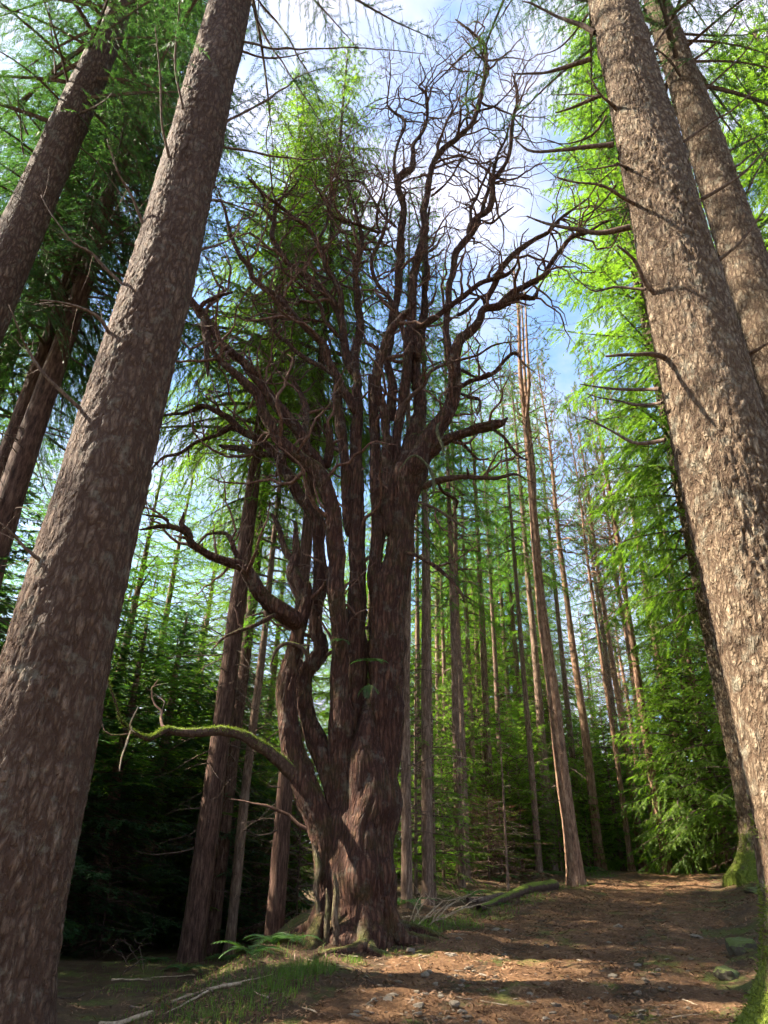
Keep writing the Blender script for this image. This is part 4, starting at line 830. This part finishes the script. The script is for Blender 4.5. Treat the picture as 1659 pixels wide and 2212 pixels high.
for px, py, lab, s_, sz in [(960, 1915, 'lime young spruce behind the dead branch pile', .8, .6), (1085, 1895, 'little lime spruce beside the bare dead sapling', .8, .5), (1110, 1880, 'lime spruce shoot in the dark gap', .9, .8), (1215, 1885, 'lime young spruce hugging the forked pine', .7, .5), (1275, 1872, 'small lime spruce between the path-edge pines', .8, .5), (985, 1900, 'pale young spruce among the slim trunks', .8, .95)]:
    plant_px('young', px, py, lab, s_, sz)
# saplings and young trees
plant_px('sapling', 938, 1945, 'tall bare sapling beside the grey spruce trunk', 1.0, 1.15)
plant_px('sapling', 1098, 1925, 'bare dead sapling in front of the sunlit spruce', .85, .55)
plant_px('young', 1052, 1880, 'lime young spruce at foot of the sunlit trunk', .9, .9)
plant_px('young', 1130, 1878, 'low lime young spruce between path and dark gap', .95, .75)
plant_px('young', 1165, 1872, 'young spruce with drooping sprays near forked pine', .9, .9)
plant_px('young', 1015, 1890, 'pale green young spruce by the dark brown trunk', .9, 1.15)
plant_px('young', 900, 1930, 'young spruce beside the hugging trunk', .8, .9)
plant_px('understory', 1500, 1868, 'leafy young hemlock with lime sprays over the path end', 1.0, .85)
plant_px('understory', 1545, 1866, 'leafy young hemlock next to moss-footed fir', 1.0, .95)
plant_px('understory', 1340, 1862, 'shaded young hemlock in the dark gap at path crest', .9, .6)
plant_px('understory', 1610, 1700, 'tall young hemlock behind moss-footed fir', 1.1, 1.0, Y=22)
plant_px('understory', 1180, 1800, 'young hemlock behind the forked pine', .9, .8, Y=26)
# the dark thicket and the wood farther off
frng = random.Random(11)
def free(x, y, pts, d): return all((x - a) ** 2 + (y - b) ** 2 > d * d for a, b in pts)
pts = [(o.location.x, o.location.y) for o in COL.objects if o.parent is None and o.get('category') in ('tree', 'sapling', 'shrub')]
scattered = []
def scatter(kinds, n, xr, yr, dmin, label, group, smin, smax, zmin, zmax, ok=lambda x, y: True):
    c = 0
    for _ in range(n * 60):
        if c >= n: break
        x, y = frng.uniform(*xr), frng.uniform(*yr)
        if not ok(x, y) or abs(x - path_x(y)) < path_w(y) + 0.8 and y < 34 or not free(x, y, pts, dmin): continue
        pts.append((x, y)); c += 1
        o = plant(frng.choice(kinds), x, y, label, frng.uniform(smin, smax), frng.uniform(zmin, zmax), group)
        scattered.append((o, label, math.hypot(x, y)))
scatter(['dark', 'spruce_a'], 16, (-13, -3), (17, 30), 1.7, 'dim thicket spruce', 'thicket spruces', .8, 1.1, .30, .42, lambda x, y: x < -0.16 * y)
scatter(['spruce_b', 'spruce_b', 'spruce_a'], 30, (-4, 14), (25, 46), 1.8, 'far slender spruce', 'far spruces', .8, 1.1, .8, 1.0, lambda x, y: -0.05 * y < x < 0.25 * y)
scatter(['pine', 'spruce_b', 'spruce_b', 'spruce_a'], 28, (6, 26), (30, 52), 2.2, 'far crest tree', 'far crest trees', .8, 1.1, .8, .95, lambda x, y: x > 0.2 * y)
scatter(['spruce_b', 'spruce_a'], 12, (-28, -4), (28, 46), 2.6, 'far green spruce', 'far thicket spruces', .9, 1.2, .7, .9)
scatter(['dark', 'dark', 'understory'], 40, (-40, 44), (38, 66), 2.0, 'low dim far tree', 'far low trees', .9, 1.3, .5, .8)
scatter(['understory'], 9, (-10, -2.5), (16, 26), 1.2, 'dim leafy young conifer', 'dim young conifers in the thicket', .8, 1.1, .4, .7, lambda x, y: x < -0.10 * y)
scatter(['brush'], 7, (-12, -1.5), (13.5, 24), .9, 'brown thicket shrub', 'thicket shrubs', .8, 1.3, .7, 1.2, lambda x, y: x < -0.06 * y - .3)
scatter(['brush', 'brush', 'young'], 34, (0, 16), (17, 34), 1.0, 'low scrub plant', 'scrub between trunks', .7, 1.2, .5, 1.0)
scatter(['understory', 'understory', 'young'], 14, (6, 17), (25, 35), 1.2, 'low leafy conifer', 'low conifers past the crest', .8, 1.1, .4, .8)
scatter(['dark'], 12, (3, 24), (33, 44), 1.6, 'squat dark conifer', 'squat conifers far past the crest', .8, 1.1, .3, .45)
for x, y, k, lab in [(-6.8, 16.2, 'dark', 'dense dark spruce just behind the broad brown fir'), (-9.2, 15.4, 'dark', 'dense dark spruce low behind the twin-stemmed fir'), (-11.8, 17, 'dark', 'dense dark spruce at the left edge low down'), (-5.4, 18.6, 'dark', 'dense dark spruce behind the dark-footed trunk'), (-13.5, 14.2, 'dark', 'unseen dark spruce added past the left edge to shade the thicket')]:
    plant(k, x, y, lab, 1.0, .40)  # the one past the left edge is unseen, added to shade the thicket
# trees beside the frame; the unseen spruces are added to shade bank and path
for x, y, k in [(12.5, 13, 'cedar'), (-15.5, 7.6, 'spruce_c'), (-9.5, 8.2, 'dark'), (-9.5, 10.6, 'dark'), (-8.2, 12.6, 'dark')]:
    plant(k, x, y, {(12.5, 13): 'hemlock beside the view behind the massive tan fir', (-15.5, 7.6): 'unseen spruce added to dapple the path, past the broad brown fir', (-9.5, 8.2): 'unseen dense spruce added for shade, level with the grassy bank', (-9.5, 10.6): 'unseen dense spruce added for shade, level with the old tree', (-8.2, 12.6): 'unseen dense spruce added for shade, behind the twin stems'}[(x, y)], 1.0, .95 if k != 'dark' else .46 if y < 9 else .46, 'conifers beside the view')
for k in list(KIND):
    if k not in used:
        for c in list(KIND[k].children): bpy.data.objects.remove(c)
        bpy.data.objects.remove(KIND[k])

# say of each scattered plant between which landmarks it is seen, and how far back
def img_x(x, y):
    v = RM.T @ (np.array([x, y, gz(x, y) + 2.0]) - CAM); return CX + FPX * v[0] / -v[2]
LAND = [(-400, 'the frame edge'), (150, 'the broad brown fir'), (486, 'the dark-footed conifer'), (760, 'the old tree'), (925, 'the grey spruce'), (995, 'the dark brown spruce'), (1068, 'the sunlit spruce'), (1237, 'the forked pine'), (1297, 'the crest pine'), (1388, 'the dark slender pine'), (1441, 'the sunlit pine'), (1576, 'the moss-footed fir'), (1760, 'the massive fir'), (9999, 'the frame edge')]
bins = {}
for o, lab, d in scattered:
    px = img_x(o.location.x, o.location.y); k = max(i for i, (x, _) in enumerate(LAND) if x <= max(px, -400)); bins.setdefault((lab, min(k, len(LAND) - 2)), []).append((d, o))
ORD = ['nearest', 'second back', 'third back', 'fourth back', 'fifth back', 'sixth back', 'seventh back', 'eighth back', 'ninth back', 'tenth back', 'eleventh back', 'twelfth back', 'thirteenth back', 'fourteenth back', 'fifteenth back', 'sixteenth back', 'seventeenth back', 'eighteenth back', 'nineteenth back', 'twentieth back']
for (lab, k), v in bins.items():
    v.sort(key=lambda t: t[0])
    for i, (d, o) in enumerate(v):
        o['label'] = f"{lab} between {LAND[k][1]} and {LAND[k + 1][1]}" + (f", {ORD[min(i, 19)]}" if len(v) > 1 else '')

M_MOSS = leafmat('moss_tuft', (0.045, 0.062, 0.010), (0.17, 0.205, 0.026), 0.3, rand=0.0)
def moss_on(root, mesh_obj, n, keep, seed, L=0.035):
    me = mesh_obj.data; k = len(me.vertices); co = np.empty(k * 3, np.float32); no = np.empty(k * 3, np.float32)
    me.vertices.foreach_get('co', co); me.vertices.foreach_get('normal', no); co, no = co.reshape(-1, 3).astype(float), no.reshape(-1, 3).astype(float)
    pr = keep(co, no); rng = np.random.default_rng(seed); i = rng.choice(k, n, p=pr / pr.sum())
    p = co[i] + rng.normal(size=(n, 3)) * 0.012; d = no[i] + rng.normal(size=(n, 3)) * 0.55; d[:, 2] += 0.15; d /= np.linalg.norm(d, axis=1)[:, None]
    w = np.cross(d, rng.normal(size=(n, 3))); w /= np.linalg.norm(w, axis=1)[:, None] + 1e-9; w *= 0.006
    p = p - no[i] * 0.008; t = np.arange(n)[:, None] * 3; g = Geo()
    g.add(np.stack([p - w, p + w, p + d * (L * rng.uniform(.5, 1.2, n))[:, None]], 1).reshape(-1, 3), t=np.concatenate([t, t + 1, t + 2], 1))
    new_obj('moss', g.mesh('moss', M_MOSS, smooth=False), root)['kind'] = 'stuff'
def low(h): return lambda co, no: np.clip(1 - co[:, 2] / h + 1.4 * fbm(co[:, 0] * 3, co[:, 1] * 3, co[:, 2] * 3, 3, 3), 0, 1) * (co[:, 2] > -0.3) * (co[:, 2] < 1.8)
for root, n, h in ((fir_a, 16000, .75), (fir_b, 16000, .7)):
    moss_on(root, [c for c in root.children if c.name.startswith('trunk')][0], n, low(h), n)
ml = [c for c in old.children if c.name.startswith('mossy_limb')][0]
moss_on(old, ml, 9000, lambda co, no: np.clip(no[:, 2] + .1 + .6 * fbm(co[:, 0] * 4, co[:, 1] * 4, co[:, 2] * 4, 2, 3), 0, 1), 4, .018)
# ------------------------------------------------------------------ floor details
def fern(px, py, label, n=9, L=0.55, Y=None, z=None, tilt=0.75, seed=0, group=None, arc=6.28, az0=0.0):
    p = at(px, py, Y) if Y else ground_hit(px, py)
    if z is None and not Y: p[2] = gz(p[0], p[1])
    root = thing('fern', label, 'fern', p, 0, group); rng = np.random.default_rng(seed + 50)
    for k in range(n):
        az = az0 + arc * k / n + rng.normal() * 0.2; ln = L * rng.uniform(0.7, 1.15); m = 14
        t = np.linspace(0, 1, m); el = tilt - 1.5 * t * rng.uniform(0.7, 1.2)
        st = np.stack([np.cos(az) * np.cos(el), np.sin(az) * np.cos(el), np.sin(el)], 1) * ln / m
        P = np.cumsum(st, 0); g = Geo(); tube(g, np.vstack([[0, 0, 0], P]), np.linspace(.004, .0015, m + 1), 3, m=0, cap=False)
        T = st / np.linalg.norm(st, axis=1)[:, None]; side = np.array([-math.sin(az), math.cos(az), 0])
        for s in (1, -1):
            w = ln * 0.24 * np.sin(np.pi * (0.12 + 0.88 * t)) ** 0.8 + 0.01
            D = side * s + T * 0.45; D /= np.linalg.norm(D, axis=1)[:, None]; D[:, 2] -= 0.2
            c = np.arange(m)[:, None] * 4; hw = T * ln / m * 0.42
            g.add(np.stack([P - hw * .6, P + D * w[:, None] * .5 - hw, P + D * w[:, None] + hw, P + D * w[:, None] * .5 + hw], 1).reshape(-1, 3), np.concatenate([c, c + 1, c + 2, c + 3], 1))
        new_obj('frond', g.mesh('frond', M_FERN, smooth=False), root)
    return root
fern(590, 2040, 'green fern in shade left of the old tree foot', 9, .42, seed=1)
fern(635, 2035, 'fern brushing the foot of the old tree', 8, .4, seed=2)
fern(480, 2075, 'dim fern among the shaded herbs', 9, .45, seed=21)
fern(400, 2100, 'low fern on the shaded slope', 8, .4, seed=22)
fern(545, 2065, 'fern before the dark-footed conifer', 9, .5, seed=23)
fern(330, 2080, 'fern beside the tangle of dead twigs', 8, .45, seed=24)
fern(1075, 1905, 'fern on the bank behind the fallen log', 10, .6, seed=3)
fern(1110, 1900, 'leafy fern beside the bare sapling', 9, .55, seed=4)
fern(1150, 1895, 'fern just behind the far log end', 10, .55, seed=5)
fern(1190, 1893, 'fern at the foot of the forked pine', 9, .5, seed=6)
fern(1272, 1885, 'bright fern between the two path-edge pines', 10, .6, seed=7)
fern(1020, 1935, 'small fern among the dead branches', 7, .4, seed=8)
fern(870, 1960, 'bluish fern beside the old tree trunk', 9, .6, seed=9)
fern(1045, 1945, 'fern on the sunny strip by the log', 8, .35, seed=10)
fern(1545, 1870, 'single pale fern at the end of the path', 5, .35, seed=11)
fern(1085, 1957, 'small fern by the near end of the log', 7, .25, seed=12)
fern(803, 1428, 'fern growing high in the fork of the old tree', 6, .30, Y=TY - .42, seed=13, tilt=.35, arc=3.2, az0=3.3)
fern(738, 1385, 'little fern sprouting from the old tree middle stem', 4, .26, Y=TY - .36, seed=14, tilt=.25, arc=3.0, az0=3.2)
fern(798, 1480, 'fern hanging in the dark cleft of the old tree', 4, .28, Y=TY - .46, seed=15, tilt=-.2, arc=3.0, az0=3.3)

# grass along the path edge and moss tufts on the floor
def blades(name, label, spots, mat, h0, h1, w, seed):
    rng = np.random.default_rng(seed); x, y, k = spots; n = len(x); z = gz_fine(x, y)
    az = rng.uniform(0, 6.28, n); lean = rng.uniform(0.1, 0.7, n); h = rng.uniform(h0, h1, n) * k
    d = np.stack([np.cos(az), np.sin(az), np.zeros(n)], 1); s = np.stack([-np.sin(az), np.cos(az), np.zeros(n)], 1) * (w * rng.uniform(.6, 1.2, n))[:, None]
    p = np.stack([x, y, z - 0.01], 1); m = p + d * (h * lean * .4)[:, None]; m[:, 2] += h * .6; e = p + d * (h * lean)[:, None]; e[:, 2] += h * (1 - .3 * lean)
    V = np.stack([p - s, p + s, m + s * .7, m - s * .7, e], 1).reshape(-1, 3); b = np.arange(n)[:, None] * 5
    g = Geo(); g.add(V, np.concatenate([b, b + 1, b + 2, b + 3], 1), np.concatenate([b + 3, b + 2, b + 4], 1))
    return tag(new_obj(name, g.mesh(name, mat, smooth=False)), label, 'grass', kind='stuff')
rng = np.random.default_rng(21)
gx, gy, gk = [], [], []
def grass_patch(px, py, r, n, k=1.0):
    p = ground_hit(px, py); a = rng.uniform(0, 6.28, n); d = r * np.sqrt(rng.uniform(0, 1, n))
    gx.append(p[0] + d * np.cos(a)); gy.append(p[1] + d * np.sin(a) * 1.2); gk.append(np.full(n, k) * (1 - .5 * d / r))
for px, py, r, n, k in [(650, 2105, .25, 260, 1.3), (690, 2090, .2, 200, 1.0), (620, 2125, .3, 260, 1.2), (580, 2140, .3, 220, 1.0), (540, 2165, .35, 200, .9), (480, 2190, .4, 220, .8), (420, 2205, .4, 200, .8), (765, 2080, .14, 120, .8), (700, 2105, .2, 120, .6), (870, 2055, .2, 80, .5),
                        (940, 2003, .4, 320, .9), (985, 1990, .4, 320, .9), (1030, 1978, .4, 260, .8), (1075, 1965, .4, 220, .8), (1120, 1950, .4, 160, .7), (915, 2010, .25, 160, 1.2), (980, 2045, .5, 260, .45), (950, 2065, .5, 200, .4), (1010, 2038, .4, 160, .4),
                        (1450, 1873, .9, 700, .9), (1500, 1872, .9, 700, .8), (1550, 1874, .7, 500, .8), (1400, 1872, .6, 200, .7), (1290, 1890, .5, 300, .9), (1250, 1915, .4, 200, .8), (1200, 1920, .5, 260, .8), (1150, 1935, .5, 220, .8), (840, 2060, .2, 60, .5), (350, 2190, .5, 200, .7), (330, 2140, .8, 300, .7), (430, 2130, .8, 300, .7), (520, 2110, .6, 300, .7), (300, 2100, 1.0, 120, .8), (400, 2080, 1.2, 160, .9), (500, 2070, 1.2, 200, .9), (600, 2060, .8, 200, .9), (560, 2090, .6, 160, .8)]:
    grass_patch(px, py, r, n, k)
blades('grass', 'thin green grass tufts along the path edges', (np.concatenate(gx), np.concatenate(gy), np.concatenate(gk)), M_GRASS, .06, .19, .0035, 5)

# needle litter and crumbs of the floor
n = 42000
ly = 5.5 + 15 * rng.uniform(0, 1, n) ** 1.6; lx = path_x(ly) + rng.normal(size=n) * 2.2 - 0.5
az = rng.uniform(0, 6.28, n); ln = rng.uniform(.012, .045, n); wd = rng.uniform(.0022, .009, n)
d = np.stack([np.cos(az), np.sin(az), rng.normal(size=n) * .35], 1) * ln[:, None]; s = np.stack([-np.sin(az), np.cos(az), rng.normal(size=n) * .5], 1) * wd[:, None]
p = np.stack([lx, ly, gz_fine(lx, ly) + 0.022], 1); k = np.arange(n)[:, None] * 4
g = Geo(); g.add(np.stack([p - d, p + s, p + d, p - s], 1).reshape(-1, 3), np.concatenate([k, k + 1, k + 2, k + 3], 1))
tag(new_obj('needle_litter', g.mesh('needle_litter', M_LITTER, smooth=False)), 'brown needle and bark litter over the path', 'litter', kind='stuff')

def stone_mesh(seed, flat=0.55):
    import bmesh
    bm = bmesh.new(); bmesh.ops.create_icosphere(bm, subdivisions=3, radius=1.0)
    v = np.array([x.co[:] for x in bm.verts]); rng = np.random.default_rng(seed)
    for _ in range(9):                                     # knock flat facets off
        nrm = unit(rng.normal(size=3)); h = rng.uniform(0.55, 0.9); d = v @ nrm - h; v = v - np.maximum(d, 0)[:, None] * nrm
    v = v * (1 + 0.17 * fbm(v[:, 0] * 2.6, v[:, 1] * 2, v[:, 2] * 2, 3, seed))[:, None] * np.array([1, rng.uniform(.6, .95), flat])
    for x, c in zip(bm.verts, v): x.co = c
    me = bpy.data.meshes.new('stone'); bm.to_mesh(me); bm.free(); me.materials.append(M_STONE); return me
SM = [stone_mesh(k, f) for k, f in enumerate((.5, .4, .6, .35, .55, .7))]
srng = random.Random(3)
def stone(x, y, r, label, group=None, mat=None, name='stone', k=None, sc=None):
    me = SM[srng.randrange(6) if k is None else k]
    if mat: me = me.copy(); me.materials[0] = mat
    o = new_obj(name, me); o.location = (x, y, gz(x, y) + 0.012 + (r * 0.08 if r < .1 else -r * .05)); o.scale = sc or (r, r * srng.uniform(.7, 1.1), r * srng.uniform(.6, 1))
    o.rotation_euler = (srng.uniform(-.25, .25), srng.uniform(-.25, .25), srng.uniform(0, 6.28))
    return tag(o, label, 'rock' if 'rock' in name else 'stone', group)
def stone_px(px, py, wpx, label, **kw):
    p = ground_hit(px, py); return stone(float(p[0]), float(p[1]), 0.5 * px2m(wpx, p), label, **kw)
for px, py, w, lab in [(795 * 0 + 917, 2152, 26, 'flat pale stone near the frame foot'), (1330, 2005, 30, 'long flat stone in the shaded part of the path'), (1545 * 0 + 1266, 2022, 14, 'upright grey stone mid path'), (975, 2068, 34, 'dark rounded stone below the sunny grass patch'),
                       (1000, 2192, 28, 'rounded pale stone at bottom centre'), (842, 2157, 34, 'broad flat stone half buried at path edge'), (1385, 2190, 26, 'tan angular stone at bottom of path'), (1070, 2012, 22, 'flat stone at shadow edge of path'), (1095, 2014, 18, 'small flat stone next to shadow edge'),
                       (1445 * 0 + 1508, 2030, 30, 'mossy grey stone by the right bank')]:
    stone_px(px, py, w, lab)
c = 0
while c < 190:
    py = 2212 - 190 * srng.random() ** 1.5; px = srng.uniform(760, 1500)
    p = ground_hit(px, py)
    if abs(p[0] - path_x(p[1])) > path_w(p[1]) * 1.05: continue
    stone(float(p[0]), float(p[1]), srng.choice((.016, .02, .025, .03, .035, .045, .06)) * srng.uniform(.8, 1.2), 'small loose stone scattered on the brown path', 'loose stones on the path'); c += 1
stone_px(778, 2035, 66, 'pale pointed rock leaning against the old tree foot', name='rock', mat=M_PALEROCK, k=5)
stone_px(1600, 2055, 100, 'moss-covered rock in the right bank below the tan fir', name='rock', mat=M_MOSSROCK, k=2)
stone_px(1575, 2110, 90, 'low mossy rock lump at the bank foot', name='rock', mat=M_MOSSROCK, k=4)
stone_px(1635, 1925, 56, 'dark mossy rock ledge below the moss-footed fir', name='rock', mat=M_MOSSROCK, k=1)
stone_px(1540, 1898, 18, 'pale stone at the mossy foot of the fir', name='stone')
stone_px(830, 2062, 40, 'mossy half-buried stone in front of old tree', name='stone', mat=M_MOSSROCK, k=3)

# fallen log with ragged end, dead branches piled beside it
def log(label, a, b, r0, r1, mat, name='fallen_log', lift=0.6):
    A, B = ground_hit(*a), ground_hit(*b); n = 26; t = np.linspace(0, 1, n)[:, None]
    P = A * (1 - t) + B * t; P[:, 2] = ground(P[:, 0], P[:, 1]) + lift * np.linspace(r0, r1, n); P[:, 2] = np.convolve(np.pad(P[:, 2], 3, 'edge'), np.ones(7) / 7, 'valid')
    g = Geo(); tube(g, P, np.linspace(r0, r1, n), 18, disp=bark_disp(3.3, r0 * .12, 10, 5, .12)); tube(g, P[::-1][:2], [r1, r1 * .9], 18)
    o = new_obj(name, g.mesh(name, mat, origin=A), None, A); return tag(o, label, 'log')
log('mossy fallen log lying along the path edge', (1035, 1972), (1196, 1920), .055, .13, M_OLDMOSS)
log('dark decaying log lying behind the dead branch pile', (1010, 1952), (1085, 1945), .06, .08, M_TWIG)
log('pale fallen branch lying across the bottom left corner', (335, 2190), (215, 2222), .022, .03, M_PALETWIG, 'fallen_branch')
def pile(label, spec, mat, seed):
    base = ground_hit(*spec[0][0]); base[2] = gz(base[0], base[1]); root = thing('brush_pile', label, 'brush pile', base); rng = np.random.default_rng(seed)
    for a, b, arch, r in spec:
        A = ground_hit(*a); A[2] = gz(A[0], A[1]) + .02; B = at(b[0], b[1], A[1] + rng.uniform(-.1, .5)); n = 9; t = np.linspace(0, 1, n)[:, None]
        P = A * (1 - t) + B * t; P[:, 2] += arch * np.sin(np.pi * t[:, 0]); P += rng.normal(size=P.shape) * .012
        g = Geo(); tube(g, P, np.linspace(r, r * .35, n), 5)
        for _ in range(3):
            i = rng.integers(2, 8); Q, S = crooked(P[i], (P[i] - P[i - 1]) * 3 + rng.normal(size=3) * .6, rng.uniform(.1, .3), .004, 3, 0, .2, rng); tube(g, Q, S, 3, cap=False)
        new_obj('dead_branch', g.mesh('dead_branch', mat, origin=base), root)
pile('pile of bleached dead branches beside the old tree', [((905, 2002), (1005, 1940), .1, .012), ((900, 2000), (1015, 1932), .02, .010), ((925, 2003), (1030, 1925), .05, .011), ((890, 1995), (960, 1948), .16, .012), ((885, 1990), (935, 1950), .2, .010), ((930, 1998), (1010, 1950), .14, .009),
     ((870, 1983), (960, 1983), .0, .014), ((940, 1995), (1040, 1955), .03, .012), ((915, 1996), (975, 1935), .05, .008), ((960, 1985), (1045, 1935), .02, .01), ((905, 1990), (900, 1945), .02, .007), ((955, 1990), (1060, 1950), .06, .009)], M_PALETWIG, 4)
for k, (px, py) in enumerate([(240, 2120), (310, 2150), (420, 2110), (180, 2150), (370, 2170), (460, 2150), (520, 2130), (280, 2180)]):
    p = ground_hit(px, py); rr = np.random.default_rng(k + 70); Q, S = crooked(np.array([p[0], p[1], 0.0]), np.array([math.cos(k * 1.7), math.sin(k * 1.7), 0]), rr.uniform(.4, 1.1), rr.uniform(.008, .016), 9, 0, .16, rr)
    Q[:, 2] = ground(Q[:, 0], Q[:, 1]) + .02; g = Geo(); tube(g, Q, S, 6)
    tag(new_obj('fallen_stick', g.mesh('fallen_stick', M_TWIG if k % 2 else M_PALETWIG, origin=p), None, p), ['long', 'bent', 'thin', 'crooked', 'short', 'pale', 'brown', 'curved'][k] + ' fallen stick on the shaded slope beside the broad brown fir', 'stick', 'fallen sticks on the shaded slope')
pile('tangle of brown dead twigs under the dark thicket', [((300, 2090), (250, 2030), .1, .01), ((270, 2080), (330, 2040), .1, .01), ((280, 2100), (220, 2060), .15, .008), ((310, 2100), (290, 2020), .05, .008), ((260, 2110), (340, 2070), .1, .01)], M_TWIG, 9)
for k in range(46):
    py = 2212 - 230 * srng.random() ** 1.3; px = srng.uniform(560, 1560); p = ground_hit(px, py); az = srng.uniform(0, 6.28); L = srng.uniform(.06, .3); n = 6
    rr = np.random.default_rng(k); t = np.linspace(-.5, .5, n); P = np.stack([p[0] + L * t * math.cos(az), p[1] + L * t * math.sin(az), np.zeros(n)], 1) + rr.normal(size=(n, 3)) * .006
    P[:, 2] = ground(P[:, 0], P[:, 1]) + .026; g = Geo(); tube(g, P, np.linspace(.007, .003, n) * srng.uniform(.6, 1.3), 5)
    tag(new_obj('fallen_twig', g.mesh('fallen_twig', srng.choice((M_TWIG, M_PALETWIG)), origin=p), None, p), 'short broken twig lying on the path', 'twig', 'fallen twigs on the path')
